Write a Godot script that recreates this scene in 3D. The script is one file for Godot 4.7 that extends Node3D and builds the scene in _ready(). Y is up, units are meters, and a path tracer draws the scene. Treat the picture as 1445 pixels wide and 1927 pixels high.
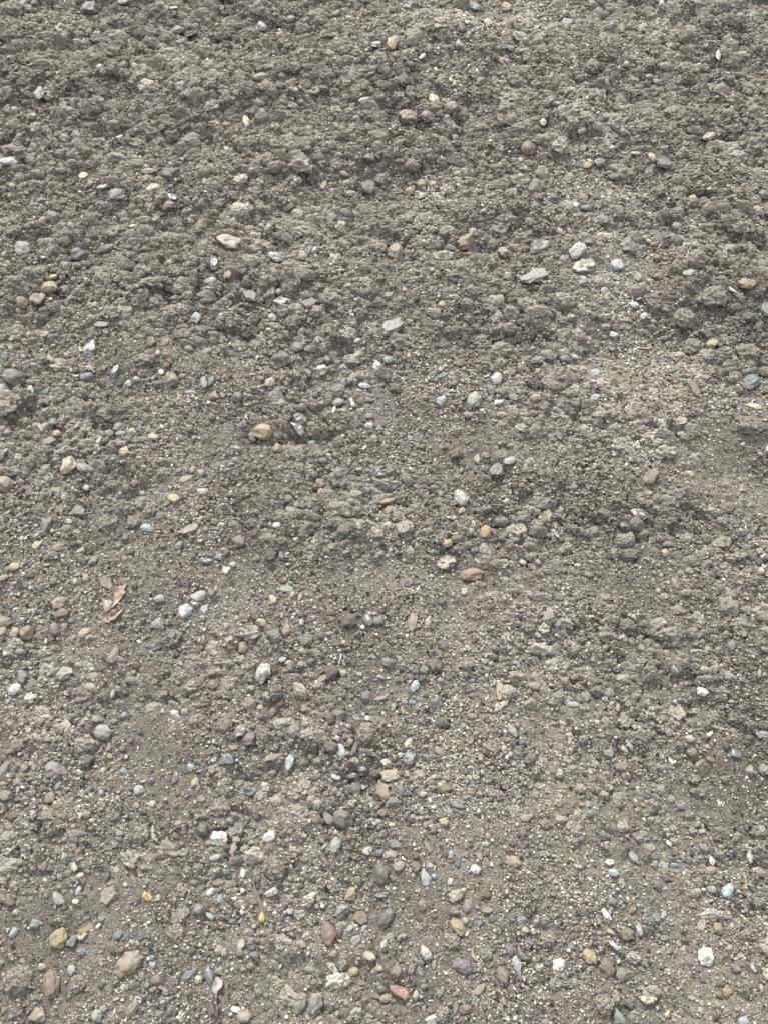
extends Node3D
# A slope of damp gravelly soil, seen from a standing person's height: soil relief with crumbs, stones lying in it, a few leaves.

const TILT := 20.0            # slope of the ground, degrees
const CAM_H := 1.19           # camera above the slope, measured along the slope's normal
const LOOK := 58.0            # angle between the view and the slope
const FOV := 60.0
const PW := 1445.0            # frame of the photograph in its own pixels
const PH := 1927.0
const STEP := 0.004           # cell of the soil relief
const U0 := -1.32
const V0 := -0.52
const NU := 661
const NV := 826

var UU := Vector3(1, 0, 0)
var VV := Vector3.ZERO
var NN := Vector3.ZERO
var hgt := PackedFloat32Array()
var covered := PackedByteArray()
var guard := PackedByteArray()
var patches := []
var tones := PackedFloat32Array()
var stuck := []
var rng := RandomNumberGenerator.new()
var noise_a := FastNoiseLite.new()
var noise_b := FastNoiseLite.new()
var noise_c := FastNoiseLite.new()
var spheres := {}
var palette := {}
var soil_mat: StandardMaterial3D
var crumb_mat: StandardMaterial3D
var stone_mat: StandardMaterial3D
var wet_mat: StandardMaterial3D
var SOIL := Color(0.260, 0.238, 0.199)
const SHADED_GROUND := Color(0.146, 0.132, 0.110)   # soil sheet under the crumbs, darkened to paint shade into their gaps

const PALETTE := {
	"W": ["cbc9c2"],
	"C": ["bfb29a"],
	"T": ["948470"],
	"Y": ["b1a07b"],
	"O": ["a6855d"],
	"G": ["706e6a"],
	"L": ["a19f99"],
	"D": ["504e4c"],
	"B": ["6b7276"],
	"P": ["a8b1b4"],
	"N": ["303b47"],
	"U": ["5d7888"],
	"E": ["647879"],
	"F": ["949f92"],
	"K": ["22272f"],
	"V": ["7c7376"],
	"I": ["96807a"],
	"R": ["7c5b4d"],
	"X": ["72604f"],
	"M": ["70655a"],
	"H": ["a48f6c"],
	"S": ["64616c"],
	"C2": ["a48e7b", "b5ac9c", 0.5],
	"F2": ["a3ada2", "3c4443", 0.28],
	"V2": ["6c5c5f", "c9c4be", 0.3],
	"G2": ["76736e", "b3b0a8", 0.35],
	"W2": ["cccabf", "8d8476", 0.3],
	"E2": ["77685a", "6d9692", 0.3],
	"O2": ["946b4c", "86705c", 0.4],
	"E3": ["3e5656", "2d3c3e", 0.4],
	"W3": ["c3c2b8", "87847b", 0.3],
	"C3": ["b5a78c", "857a68", 0.35],
	"F3": ["7e8e8a", "727f7c", 0.3],
	"D2": ["5a554f", "6d665c", 0.35],
	"D3": ["53574f", "65685f", 0.35],
	"W4": ["dcdad0", "c7b9a2", 0.15],
	"H2": ["b98a4a", "cbb48a", 0.4],
	"Y2": ["a3946c", "8f8054", 0.3],
	"O3": ["8f6f4c", "776a5c", 0.4],
	"B2": ["616c75", "7d878d", 0.35],
	"S2": ["636d7b", "4d5a70", 0.3],
	"X2": ["71614f", "8c5240", 0.2],
	"R4": ["a8663a", "8a5238", 0.4],
	"R2": ["5f3527", "4a2b21", 0.3],
	"G3": ["74756b", "5c5f58", 0.4],
	"R3": ["77665a", "8f3f3a", 0.3],
	"P2": ["8fa5a8", "b9c6c6", 0.4],
}

# kind, place in the frame (x, y), length, breadth, turn, shape, colour, label
const STONES := [
	["pebble", 242, 1814, 55, 36, 38, "o", "T", "large grey-tan flattened oval, left of the mud-brown nodule"],
	["pebble", 97, 1852, 51, 33, -70, "o", "O3", "large rusty-tan oval, below the large yellow-ochre stone"],
	["pebble", 646, 1542, 38, 36, 0, "r", "D2", "large dark dome stone, just above the grey-white pointed oval"],
	["pebble", 717, 1645, 40, 32, -75, "r", "D2", "large dark brown-grey egg, just below the peach-tan oval"],
	["pebble", 888, 1081, 49, 26, 8, "o", "O2", "long rusty-brown oval, below the orange-tan egg stone"],
	["pebble", 26, 712, 38, 33, 0, "r", "G", "large round grey stone, below the orange pebble at the left side"],
	["pebble", 495, 813, 37, 34, 0, "r", "H", "round tan half-muddy stone, left of the black glassy slag splinter"],
	["pebble", 594, 1890, 40, 30, 78, "o", "G3", "greenish grey rough egg, just right of the grey speckled ball"],
	["pebble", 618, 1759, 42, 28, -80, "o", "X2", "brown slab with a red rim, just below the grey stone with a white edge"],
	["pebble", 496, 1267, 41, 29, 68, "o", "W3", "large white mottled egg, above the orange-yellow oval"],
	["pebble", 43, 466, 37, 30, -60, "o", "L", "glossy pale grey egg stone, above the tan round pebble with a pyramid neighbour"],
	["pebble", 10, 911, 35, 31, 0, "r", "T", "big tan round pebble above the tall mauve-grey chip"],
	["pebble", 745, 477, 35, 31, 80, "r", "T", "round beige stone, above the large leaf-shaped flat stone"],
	["pebble", 726, 1728, 39, 26, 50, "o", "D3", "slate leaf-shaped stone, just below the dark blue-black slag lump"],
	["pebble", 95, 542, 35, 29, -10, "r", "H", "tan round pebble with a pyramid neighbour, just left of the dark grey pyramid stone"],
	["pebble", 565, 1890, 37, 27, 72, "o", "G", "grey speckled ball, just left of the greenish grey rough egg"],
	["pebble", 869, 1818, 38, 26, -18, "o", "S", "smooth dark violet-grey stone, below the tan stone with a white end"],
	["pebble", 194, 1378, 36, 27, -3, "o", "L", "pale grey molar-shaped stone, above the big mauve-grey jagged stone"],
	["pebble", 147, 480, 32, 30, 0, "r", "S", "dark purple round pebble, left of the dark oval beside the purple pebble"],
	["pebble", 1405, 534, 39, 25, 22, "o", "H", "smooth tan oval, just right of the white crescent fragment"],
	["pebble", 861, 1743, 37, 24, -58, "o", "H", "tan stone with a white end, below the yellow-cream jagged stone"],
	["pebble", 866, 936, 33, 26, -60, "o", "W", "white egg stone, above the thin white needle"],
	["pebble", 892, 752, 34, 25, 60, "o", "F", "olive grey egg stone, below the cream white teardrop"],
	["pebble", 945, 1835, 33, 25, -80, "o", "X", "big brown oval pebble just left of the blue-white tooth stone"],
	["pebble", 993, 280, 29, 28, 0, "r", "X", "big brown round pebble above the dark blue-grey block"],
	["pebble", 521, 484, 35, 23, -28, "o", "F2", "speckled pale green egg pebble, just left of the cream bean pebble"],
	["pebble", 7, 1171, 33, 24, 0, "o", "T", "big tan oval pebble just above the cream pebble with a brown side"],
	["pebble", 52, 1191, 31, 26, 80, "r", "X", "big brown round pebble just right of the cream pebble with a brown side"],
	["pebble", 1109, 1800, 31, 26, -40, "o", "H", "tan olive-edged stone, right of the lavender white rounded stone"],
	["pebble", 349, 1150, 32, 25, 70, "d", "P", "pale blue-grey pear stone, just below the layered whitish block"],
	["pebble", 776, 1171, 39, 20, 82, "o", "T", "upright beige oval, above the brown tile-like stone"],
	["pebble", 849, 204, 31, 24, 0, "r", "X", "big brown round pebble just right of the cream heart-shaped pebble"],
	["pebble", 215, 1232, 37, 20, 80, "d", "G", "grey arrowhead-shaped stone, below the pale yellow wedge"],
	["pebble", 116, 1155, 32, 23, 5, "r", "X", "smooth tan-brown stone, just above the dark grey round pebble"],
	["pebble", 554, 1376, 28, 25, 80, "r", "V", "big mauve-grey round pebble right of the tall brown mud lump"],
	["pebble", 460, 1913, 32, 22, 0, "o", "T", "big tan oval pebble just below the ragged mauve leaf on a wet stem"],
	["pebble", 670, 1483, 31, 22, 80, "o", "V", "big mauve-grey oval pebble just right of the smooth blue-white bean"],
	["pebble", 819, 261, 38, 18, -15, "o", "L", "big pale grey oval pebble below the large grey-brown block"],
	["pebble", 1440, 582, 35, 19, 80, "o", "B", "blue-grey stone at the right edge, below the smooth tan oval"],
	["pebble", 249, 1897, 35, 19, 72, "o", "T", "big tan oval pebble right of the pale spotted round pebble"],
	["pebble", 631, 1589, 32, 21, 78, "o", "F", "grey-white pointed oval, just below the large dark dome stone"],
	["pebble", 1125, 28, 28, 24, 80, "r", "G", "big grey round pebble right of the pale green angular stone"],
	["pebble", 469, 1390, 28, 24, 70, "r", "V", "big mauve-grey round pebble just right of the grey shard with a white edge"],
	["pebble", 382, 1560, 28, 24, -60, "r", "D3", "dark olive round pebble, just left of the bright white tooth-shaped stone"],
	["pebble", 940, 1300, 40, 17, 85, "o", "H", "tall tan finger stone, just above the cream tapered stone"],
	["pebble", 964, 1622, 30, 21, -12, "o", "Y", "yellow-tan oval, right of the white pocked ball"],
	["pebble", 558, 653, 28, 23, -30, "o", "G", "big grey oval pebble just above the large charcoal stone with a pale neighbour"],
	["pebble", 973, 1818, 36, 18, -75, "d", "P", "blue-white tooth stone, just below the black shiny curved fragment"],
	["pebble", 43, 10, 31, 21, 0, "o", "B", "big blue-grey oval pebble above the pale mint curved shard and above the pale boxy stone"],
	["pebble", 800, 1651, 32, 20, -70, "d", "P", "lavender-white triangular pebble, just left of the bright blue bead"],
	["pebble", 1160, 500, 27, 24, -40, "o", "P", "smooth pale grey egg, just below the grey triangular flat stone"],
	["pebble", 804, 220, 26, 24, 0, "r", "V", "medium-sized mauve-grey round pebble just right of the large grey-brown block"],
	["pebble", 738, 81, 28, 22, 80, "o", "H", "tan egg with a pale cap, above the cream heart-shaped pebble"],
	["pebble", 935, 712, 28, 21, 50, "d", "W", "cream white teardrop, above the olive grey egg stone"],
	["pebble", 913, 1001, 28, 21, 70, "o", "O", "orange-tan egg stone, just below the thin white needle"],
	["pebble", 1368, 1676, 29, 21, 60, "o", "P2", "pale blue-green egg, above the smooth tan ball pebble"],
	["pebble", 1218, 1880, 33, 18, 3, "o", "C", "cream pebble with a grey band, right of the pale green-white block"],
	["pebble", 641, 1414, 30, 19, -58, "o", "P", "bluish oval with a cream end, just below the big crumbly tan clod"],
	["pebble", 800, 1793, 30, 18, -55, "o", "W", "bright white seed-shaped pebble, left of the smooth dark violet-grey stone"],
	["pebble", 16, 303, 33, 17, 20, "d", "P", "pale mint curved shard, left of the pale boxy stone"],
	["pebble", 29, 1297, 26, 21, 48, "o", "W", "smooth white lozenge pebble, left of the broad pale grey flat stone"],
	["pebble", 1038, 374, 24, 22, 0, "r", "D", "medium-sized dark grey round pebble right of the dark blue-grey block"],
	["pebble", 182, 1913, 26, 21, 70, "r", "F2", "pale spotted round pebble, below the large rusty-tan oval"],
	["pebble", 942, 1327, 33, 16, 32, "d", "C", "cream tapered stone, just below the tall tan finger stone"],
	["pebble", 3, 738, 35, 15, 90, "r", "F", "big greenish grey round pebble just below the large round grey stone"],
	["pebble", 394, 1835, 31, 17, -75, "o", "B2", "glossy blue-grey pebble, just above the ragged mauve leaf on a wet stem"],
	["pebble", 693, 1166, 28, 19, -70, "o", "E3", "dark sea-grey oval, left of the upright beige oval"],
	["pebble", 1030, 972, 27, 19, 78, "o", "T", "beige-grey oval on the crumbly slope, just above the pale blue-grey splinter"],
	["pebble", 199, 468, 30, 17, -5, "o", "D", "dark oval beside the purple pebble, right of the dark purple round pebble"],
	["pebble", 161, 1189, 30, 17, 40, "d", "Y", "pale yellow wedge, below the smooth tan-brown stone"],
	["pebble", 545, 1435, 30, 17, 78, "d", "P", "white speckled teardrop, just right of the tan wedge slab"],
	["pebble", 816, 186, 26, 19, -70, "d", "C", "cream heart-shaped pebble, above the large grey-brown block"],
	["pebble", 745, 1828, 23, 22, 0, "r", "X", "medium-sized brown round pebble just above the rust-brown glossy shard"],
	["pebble", 733, 1610, 27, 19, 5, "o", "I", "peach-tan oval, just right of the slate blue pebble"],
	["pebble", 336, 57, 21, 24, -60, "o", "G", "medium-sized grey oval pebble right of the white round pebble on the upper slope"],
	["pebble", 317, 388, 24, 21, 0, "r", "T", "medium-sized tan round pebble below the large charcoal wedge"],
	["pebble", 731, 1247, 25, 20, -20, "r", "V", "medium-sized mauve-grey round pebble left of the grey dome pebble"],
	["pebble", 1011, 677, 28, 17, 10, "o", "G", "big grey oval pebble right of the cream white teardrop"],
	["pebble", 880, 1705, 27, 18, 70, "o", "V", "medium-sized mauve-grey oval pebble just below the yellow-cream jagged stone"],
	["pebble", 1417, 765, 30, 16, -25, "o", "C", "big cream oval pebble just below the big teal-green angular stone"],
	["pebble", 959, 867, 27, 17, 18, "o", "L", "grey stone with a pale rim, just above the mauve triangular stone"],
	["pebble", 726, 1878, 27, 17, 10, "o", "T", "medium-sized tan oval pebble just right of the small dark rust shard"],
	["pebble", 874, 1899, 26, 17, 15, "o", "X", "medium-sized brown oval pebble below the smooth dark violet-grey stone"],
	["pebble", 963, 1374, 30, 15, -60, "o", "L", "big pale grey oval pebble just below the cream tapered stone"],
	["pebble", 1339, 646, 24, 19, 40, "o", "Y", "yellowish ring-marked oval, below the biggest mud clod"],
	["pebble", 327, 937, 24, 19, -32, "o", "Y", "yellow-cream oval, left of the cream square chip"],
	["pebble", 750, 1630, 24, 19, 30, "o", "T", "medium-sized tan oval pebble just below the peach-tan oval"],
	["pebble", 1436, 367, 21, 21, 0, "r", "G", "medium-sized grey round pebble below the cream flat flake"],
	["pebble", 1350, 1748, 22, 20, -60, "r", "H", "smooth tan ball pebble, above the bright white rough block"],
	["pebble", 104, 1187, 23, 19, -70, "r", "D", "dark grey round pebble, just below the smooth tan-brown stone"],
	["pebble", 490, 144, 28, 16, 15, "o", "T", "big tan oval pebble above the bluish egg pebble"],
	["pebble", 952, 14, 21, 21, 0, "o", "H", "medium-sized ochre-tan oval pebble above the pale green angular stone"],
	["pebble", 1391, 35, 21, 21, 0, "r", "G", "medium-sized grey round pebble above the deep blue glassy stone"],
	["pebble", 448, 748, 21, 21, 0, "r", "G", "medium-sized grey round pebble above the round tan half-muddy stone"],
	["pebble", 374, 1712, 21, 20, 0, "r", "V", "medium-sized mauve-grey round pebble above the mud-brown nodule"],
	["pebble", 1192, 1614, 27, 16, -62, "o", "L", "pale mauve long pebble, above the pale teal oval"],
	["pebble", 1127, 306, 22, 19, -20, "o", "G", "medium-sized grey oval pebble just below the cream oval with a blue bead"],
	["pebble", 1301, 377, 22, 19, 0, "r", "H", "medium-sized ochre-tan round pebble below the flat slate above the pale lump"],
	["pebble", 779, 1260, 23, 19, 0, "o", "D", "grey dome pebble, just above the bluish white pear pebble"],
	["pebble", 917, 44, 24, 17, 80, "o", "C", "medium-sized cream oval pebble left of the pale green angular stone"],
	["pebble", 894, 1636, 22, 19, 0, "r", "W", "white pocked ball, above the yellow-cream jagged stone"],
	["pebble", 439, 1598, 28, 15, 80, "o", "I", "pink and white mottled pebble, just below the bright white tooth-shaped stone"],
	["pebble", 695, 1799, 26, 16, -28, "o", "C", "cream bean with a dimple, right of the long pale wedge splinter"],
	["pebble", 826, 1414, 24, 17, -40, "o", "T", "medium-sized tan oval pebble right of the sage green smooth stone"],
	["pebble", 280, 322, 29, 14, 0, "o", "T", "big tan oval pebble just left of the large charcoal wedge"],
	["pebble", 396, 528, 26, 15, 0, "o", "L", "medium-sized pale grey oval pebble below the peach and white double stone"],
	["pebble", 686, 726, 26, 15, -12, "o", "P", "smooth pale blue bean, below the large leaf-shaped flat stone"],
	["pebble", 637, 757, 25, 16, 25, "o", "L", "medium-sized pale grey oval pebble left of the smooth pale blue bean"],
	["pebble", 277, 993, 25, 16, -5, "o", "P", "bluish white bean under the mud lumps, right of the big brown mud lump"],
	["pebble", 781, 1291, 25, 16, 65, "o", "P", "bluish white pear pebble, just below the grey dome pebble"],
	["pebble", 957, 1787, 25, 16, -70, "o", "S", "medium-sized slate violet oval pebble just left of the black shiny curved fragment"],
	["pebble", 695, 297, 21, 19, 0, "r", "V", "medium-sized mauve-grey round pebble above the dark grey wedge beside a blue bead"],
	["pebble", 688, 1312, 21, 19, 70, "r", "V", "medium-sized mauve-grey round pebble just left of the long pink splinter"],
	["pebble", 296, 1844, 21, 18, -20, "o", "X", "medium-sized brown oval pebble right of the large grey-tan flattened oval"],
	["pebble", 568, 480, 24, 16, -35, "o", "C", "cream bean pebble, just right of the speckled pale green egg pebble"],
	["pebble", 688, 189, 28, 14, 20, "o", "L", "big pale grey oval pebble left of the large grey-brown block"],
	["pebble", 753, 1488, 23, 17, -80, "o", "S", "slate violet oval, just below the large cream angular stone"],
	["pebble", 1322, 1302, 23, 17, -10, "d", "W", "white triangular pebble, above the thin pale stick-like sliver"],
	["pebble", 1270, 1098, 25, 15, -80, "o", "G", "grey oval in a dark hollow, below the grey glassy stone with white cracks"],
	["pebble", 28, 1191, 21, 18, 50, "o", "C", "cream pebble with a brown side, left of the dark grey round pebble"],
	["pebble", 719, 1530, 21, 17, 0, "r", "X", "medium-sized brown round pebble below the slate violet oval"],
	["pebble", 539, 1186, 24, 15, 75, "o", "T", "medium-sized tan oval pebble below the cream egg pebble and right of the layered whitish block"],
	["pebble", 164, 708, 26, 14, 10, "o", "V", "medium-sized mauve-grey oval pebble just below the pale blue glassy chunk"],
	["pebble", 61, 218, 17, 21, 80, "o", "T", "medium-sized tan oval pebble above the pale mint curved shard"],
	["pebble", 1061, 675, 21, 17, 0, "r", "G", "medium-sized grey round pebble left of the pale blue-grey triangle"],
	["pebble", 301, 1126, 21, 17, 0, "o", "F", "medium-sized greenish grey oval pebble just right of the torn brown oak leaf"],
	["pebble", 523, 844, 21, 17, 80, "r", "T", "medium-sized tan round pebble just below the round tan half-muddy stone"],
	["pebble", 1006, 1291, 23, 16, 0, "o", "T", "medium-sized tan oval pebble right of the tall tan finger stone"],
	["pebble", 1199, 521, 20, 17, -40, "o", "L", "medium-sized pale grey oval pebble just right of the smooth pale grey egg"],
	["pebble", 26, 1067, 24, 15, 8, "o", "Y", "flat yellow-cream pebble, below the tall mauve-grey chip"],
	["pebble", 493, 213, 21, 17, 80, "r", "B", "bluish egg pebble, just right of the cream fin-shaped sliver"],
	["pebble", 925, 736, 21, 17, 80, "r", "V", "medium-sized mauve-grey round pebble just below the cream white teardrop"],
	["pebble", 1319, 1742, 24, 15, 68, "o", "C", "medium-sized cream oval pebble just left of the smooth tan ball pebble"],
	["pebble", 1367, 1867, 20, 17, 20, "o", "O", "amber orange pebble, below the bright white rough block"],
	["pebble", 1297, 892, 20, 16, -5, "o", "Y", "lumpy yellowish pebble, above the grey glassy stone with white cracks"],
	["pebble", 1118, 701, 21, 16, -10, "d", "P", "pale blue-grey triangle, below the bluish white box chip"],
	["pebble", 793, 346, 19, 17, 0, "r", "H", "small ochre-tan round pebble right of the dark grey wedge beside a blue bead"],
	["pebble", 731, 677, 21, 15, 10, "o", "F", "medium-sized greenish grey oval pebble below the large leaf-shaped flat stone"],
	["pebble", 273, 337, 21, 16, 0, "o", "X", "medium-sized brown oval pebble just left of the large charcoal wedge"],
	["pebble", 1398, 1921, 22, 15, 0, "o", "P", "medium-sized pale bluish oval pebble below the amber orange pebble"],
	["pebble", 493, 1171, 21, 15, -10, "o", "C", "medium-sized cream oval pebble below the cream egg pebble"],
	["pebble", 515, 1127, 21, 15, -60, "o", "C", "cream egg pebble, above the large white mottled egg"],
	["pebble", 367, 1473, 21, 15, 65, "o", "Y", "golden oval, below the dark slate lump"],
	["pebble", 665, 1828, 21, 15, 25, "o", "H", "medium-sized ochre-tan oval pebble just right of the long pale wedge splinter"],
	["pebble", 1078, 1326, 26, 12, -6, "o", "L", "pale grey lozenge on smooth soil, left of the pale almond-shaped pebble"],
	["pebble", 728, 943, 30, 10, 12, "o", "O", "orange splinter pebble, left of the white egg stone"],
	["pebble", 1442, 1833, 21, 15, 80, "o", "C", "medium-sized cream oval pebble right of the amber orange pebble"],
	["pebble", 384, 720, 23, 13, -75, "o", "L", "medium-sized pale grey oval pebble above the round tan half-muddy stone"],
	["pebble", 888, 1348, 23, 13, -12, "o", "X", "medium-sized brown oval pebble left of the cream tapered stone"],
	["pebble", 405, 1614, 23, 13, 15, "o", "L", "medium-sized pale grey oval pebble just below the bright white tooth-shaped stone"],
	["pebble", 579, 273, 17, 17, 0, "r", "X", "small brown round pebble below the bluish egg pebble"],
	["pebble", 1173, 249, 17, 17, 0, "r", "G", "small grey round pebble just above the cream oval with a blue bead"],
	["pebble", 665, 611, 17, 17, 0, "r", "X", "small brown round pebble left of the large leaf-shaped flat stone"],
	["pebble", 729, 712, 17, 17, 0, "r", "D", "small dark grey round pebble right of the smooth pale blue bean"],
	["pebble", 513, 598, 18, 17, -30, "o", "L", "small pale grey oval pebble just below the plum purple stone with a white vein"],
	["pebble", 835, 1547, 19, 16, 0, "r", "Y", "knobby yellow pebble, just below the dark slate flat stone"],
	["pebble", 1153, 1642, 21, 14, -15, "o", "P", "pale teal oval, below the pale mauve long pebble"],
	["pebble", 1336, 1638, 21, 14, 10, "o", "I", "medium-sized pinkish oval pebble above the pale blue-green egg"],
	["pebble", 237, 919, 17, 17, 0, "r", "D", "dark grey ball pebble, above the big brown mud lump"],
	["pebble", 1251, 1041, 17, 17, 0, "o", "H", "small ochre-tan oval pebble above the grey oval in a dark hollow"],
	["pebble", 945, 781, 23, 13, 0, "o", "I", "pinkish red oval, right of the olive grey egg stone"],
	["pebble", 897, 15, 21, 14, 10, "o", "E", "medium-sized teal oval pebble above the pale green angular stone"],
	["pebble", 1258, 1378, 18, 16, 80, "r", "V", "small mauve-grey round pebble left of the thin pale stick-like sliver"],
	["pebble", 223, 1759, 19, 15, 50, "o", "B", "small blue-grey oval pebble just above the large grey-tan flattened oval"],
	["pebble", 1213, 544, 21, 13, -10, "o", "T", "medium-sized tan oval pebble just above the pale bluish oval"],
	["pebble", 5, 1189, 19, 15, 65, "o", "Y", "small yellowish oval pebble just left of the cream pebble with a brown side"],
	["pebble", 164, 1533, 17, 16, 0, "r", "T", "small tan round pebble below the big mauve-grey jagged stone"],
	["pebble", 248, 812, 18, 15, 20, "r", "C", "small cream round pebble just above the cream half-dome stone"],
	["pebble", 1296, 1390, 18, 15, -15, "r", "C", "small cream round pebble left of the thin pale stick-like sliver"],
	["pebble", 289, 822, 21, 13, 0, "o", "C", "medium-sized cream oval pebble right of the cream half-dome stone"],
	["pebble", 1203, 1750, 21, 13, -80, "o", "P", "medium-sized pale bluish oval pebble just right of the folded mauve leaf"],
	["pebble", 107, 816, 19, 15, -5, "o", "H", "small ochre-tan oval pebble just below the teal stone at the left"],
	["pebble", 1410, 1614, 20, 13, 85, "o", "W", "smooth white capsule pebble, above the pale blue-green egg"],
	["pebble", 81, 416, 17, 16, 0, "r", "H", "small ochre-tan round pebble above the glossy pale grey egg stone"],
	["pebble", 1152, 1696, 19, 14, 0, "o", "V", "small mauve-grey oval pebble just above the folded mauve leaf"],
	["pebble", 228, 816, 21, 12, 10, "o", "F", "medium-sized greenish grey oval pebble just above the cream half-dome stone"],
	["pebble", 567, 625, 17, 15, 60, "r", "T", "small tan round pebble above the large charcoal stone with a pale neighbour"],
	["pebble", 45, 1447, 17, 15, 60, "r", "T", "small tan round pebble left of the big mauve-grey jagged stone"],
	["pebble", 1260, 1024, 21, 12, -10, "o", "X", "medium-sized brown oval pebble above the grey oval in a dark hollow"],
	["pebble", 1192, 574, 20, 13, -20, "o", "P", "pale bluish oval, above the bluish white box chip"],
	["pebble", 1236, 154, 21, 12, -20, "o", "V", "medium-sized mauve-grey oval pebble above the upright beige block"],
	["pebble", 114, 842, 19, 13, 0, "o", "D", "small dark grey oval pebble just above the largest cream nugget"],
	["pebble", 1051, 820, 19, 13, -70, "o", "G", "small grey oval pebble right of the grey stone with a pale rim"],
	["pebble", 396, 1679, 19, 13, 38, "o", "W", "small white oval pebble left of the orange stalk with a seed"],
	["pebble", 1227, 296, 17, 15, -40, "d", "C", "small cream pointed pebble just left of the flat slate above the pale lump"],
	["pebble", 805, 1171, 23, 11, 80, "o", "L", "medium-sized pale grey oval pebble just right of the upright beige oval"],
	["pebble", 325, 16, 24, 10, -10, "o", "C", "medium-sized cream oval pebble above the white round pebble on the upper slope"],
	["pebble", 232, 3, 21, 12, 0, "o", "L", "medium-sized pale grey oval pebble above the white round pebble on the upper slope"],
	["pebble", 547, 36, 21, 12, 0, "o", "G", "medium-sized grey oval pebble left of the tan egg with a pale cap"],
	["pebble", 632, 1462, 20, 12, -20, "o", "P", "smooth blue-white bean, below the bluish oval with a cream end"],
	["pebble", 374, 1843, 17, 15, 80, "o", "C", "small cream oval pebble just left of the glossy blue-grey pebble"],
	["pebble", 322, 1901, 19, 13, 60, "o", "G", "small grey oval pebble left of the ragged mauve leaf on a wet stem"],
	["pebble", 1102, 391, 21, 12, 0, "o", "E", "medium-sized teal oval pebble above the dark blue glassy lump"],
	["pebble", 398, 717, 21, 12, 75, "o", "E", "medium-sized teal oval pebble left of the large charcoal stone with a pale neighbour"],
	["pebble", 1215, 684, 16, 15, 0, "r", "G", "small grey round pebble below the bluish white box chip"],
	["pebble", 656, 1369, 16, 15, 0, "r", "N", "small dark blue round pebble just left of the big crumbly tan clod"],
	["pebble", 520, 989, 18, 13, 0, "o", "W", "small white oval pebble right of the cream square chip"],
	["pebble", 190, 127, 14, 17, 80, "r", "W", "white round pebble on the upper slope, above the pale boxy stone"],
	["pebble", 1104, 311, 17, 14, 0, "o", "H", "small ochre-tan oval pebble below the cream oval with a blue bead"],
	["pebble", 669, 528, 17, 14, 10, "r", "G", "small grey round pebble left of the round beige stone"],
	["pebble", 336, 1551, 17, 14, 0, "r", "I", "small pinkish round pebble just right of the curved cream rim fragment"],
	["pebble", 477, 1488, 18, 13, 10, "o", "U", "light blue oval, below the tan wedge slab"],
	["pebble", 458, 1643, 19, 12, 85, "o", "W", "small white oval pebble below the pink and white mottled pebble"],
	["pebble", 831, 573, 16, 15, 0, "o", "Y", "small yellowish oval pebble right of the large leaf-shaped flat stone"],
	["pebble", 287, 1513, 16, 15, 0, "r", "C", "small cream round pebble just below the light grey block chip"],
	["pebble", 714, 1604, 16, 15, 20, "o", "S2", "slate blue pebble, just left of the peach-tan oval"],
	["pebble", 362, 739, 19, 12, 0, "o", "L", "small pale grey oval pebble left of the round tan half-muddy stone"],
	["pebble", 695, 783, 19, 12, 10, "o", "B", "small blue-grey oval pebble below the smooth pale blue bean"],
	["pebble", 1317, 1436, 23, 10, 28, "d", "T", "medium-sized tan pointed pebble just above the pinkish heart-shaped lump"],
	["pebble", 701, 1579, 19, 11, 75, "o", "G", "small grey oval pebble just above the white angular chip"],
	["pebble", 182, 1353, 16, 14, 0, "r", "L", "small pale grey round pebble just above the pale grey molar-shaped stone"],
	["pebble", 829, 1281, 16, 14, 0, "r", "I", "small pinkish round pebble above the mauve rough stone"],
	["pebble", 513, 1455, 16, 14, 0, "r", "R", "small rusty red round pebble just below the tan wedge slab"],
	["pebble", 1362, 1466, 16, 14, 0, "r", "G", "small grey round pebble below the dark teal lump"],
	["pebble", 472, 1818, 16, 14, 0, "r", "I", "small pinkish round pebble above the ragged mauve leaf on a wet stem"],
	["pebble", 926, 1729, 16, 14, -50, "r", "B", "small blue-grey round pebble right of the tan stone with a white end"],
	["pebble", 695, 801, 18, 12, 0, "o", "W", "small white oval pebble below the smooth pale blue bean"],
	["pebble", 1339, 1620, 17, 12, 80, "o", "W", "small white oval pebble right of the blue-teal flat glass chip"],
	["pebble", 183, 64, 16, 14, 0, "o", "B", "small blue-grey oval pebble above the white round pebble on the upper slope"],
	["pebble", 648, 327, 21, 10, -10, "o", "I", "medium-sized pinkish oval pebble left of the dark grey wedge beside a blue bead"],
	["pebble", 243, 722, 15, 14, -40, "o", "P", "bluish white bean, below the pale blue glassy chunk"],
	["pebble", 1147, 278, 19, 11, 10, "o", "C", "cream oval with a blue bead, below the upright beige block"],
	["pebble", 1007, 388, 19, 11, 15, "o", "B", "small blue-grey oval pebble right of the dark blue-grey block"],
	["pebble", 544, 1247, 18, 11, 0, "o", "C", "small cream oval pebble right of the large white mottled egg"],
	["pebble", 363, 884, 16, 13, 60, "o", "H", "small ochre-tan oval pebble above the cream square chip"],
	["pebble", 660, 1459, 21, 10, 5, "o", "L", "medium-sized pale grey oval pebble just right of the smooth blue-white bean"],
	["pebble", 960, 91, 16, 13, 0, "o", "E", "small teal oval pebble just below the pale green angular stone"],
	["pebble", 237, 1011, 16, 13, 75, "o", "D", "small dark grey oval pebble just below the big brown mud lump"],
	["pebble", 741, 239, 17, 12, 60, "o", "B", "small blue-grey oval pebble just left of the large grey-brown block"],
	["pebble", 396, 1724, 19, 10, -35, "o", "P", "small pale bluish oval pebble right of the mud-brown nodule"],
	["pebble", 359, 1443, 15, 13, -40, "d", "P", "small pale bluish pointed pebble just above the golden oval"],
	["pebble", 1173, 1409, 18, 11, -50, "d", "C", "cream tooth chip, below the pale almond-shaped pebble"],
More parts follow.
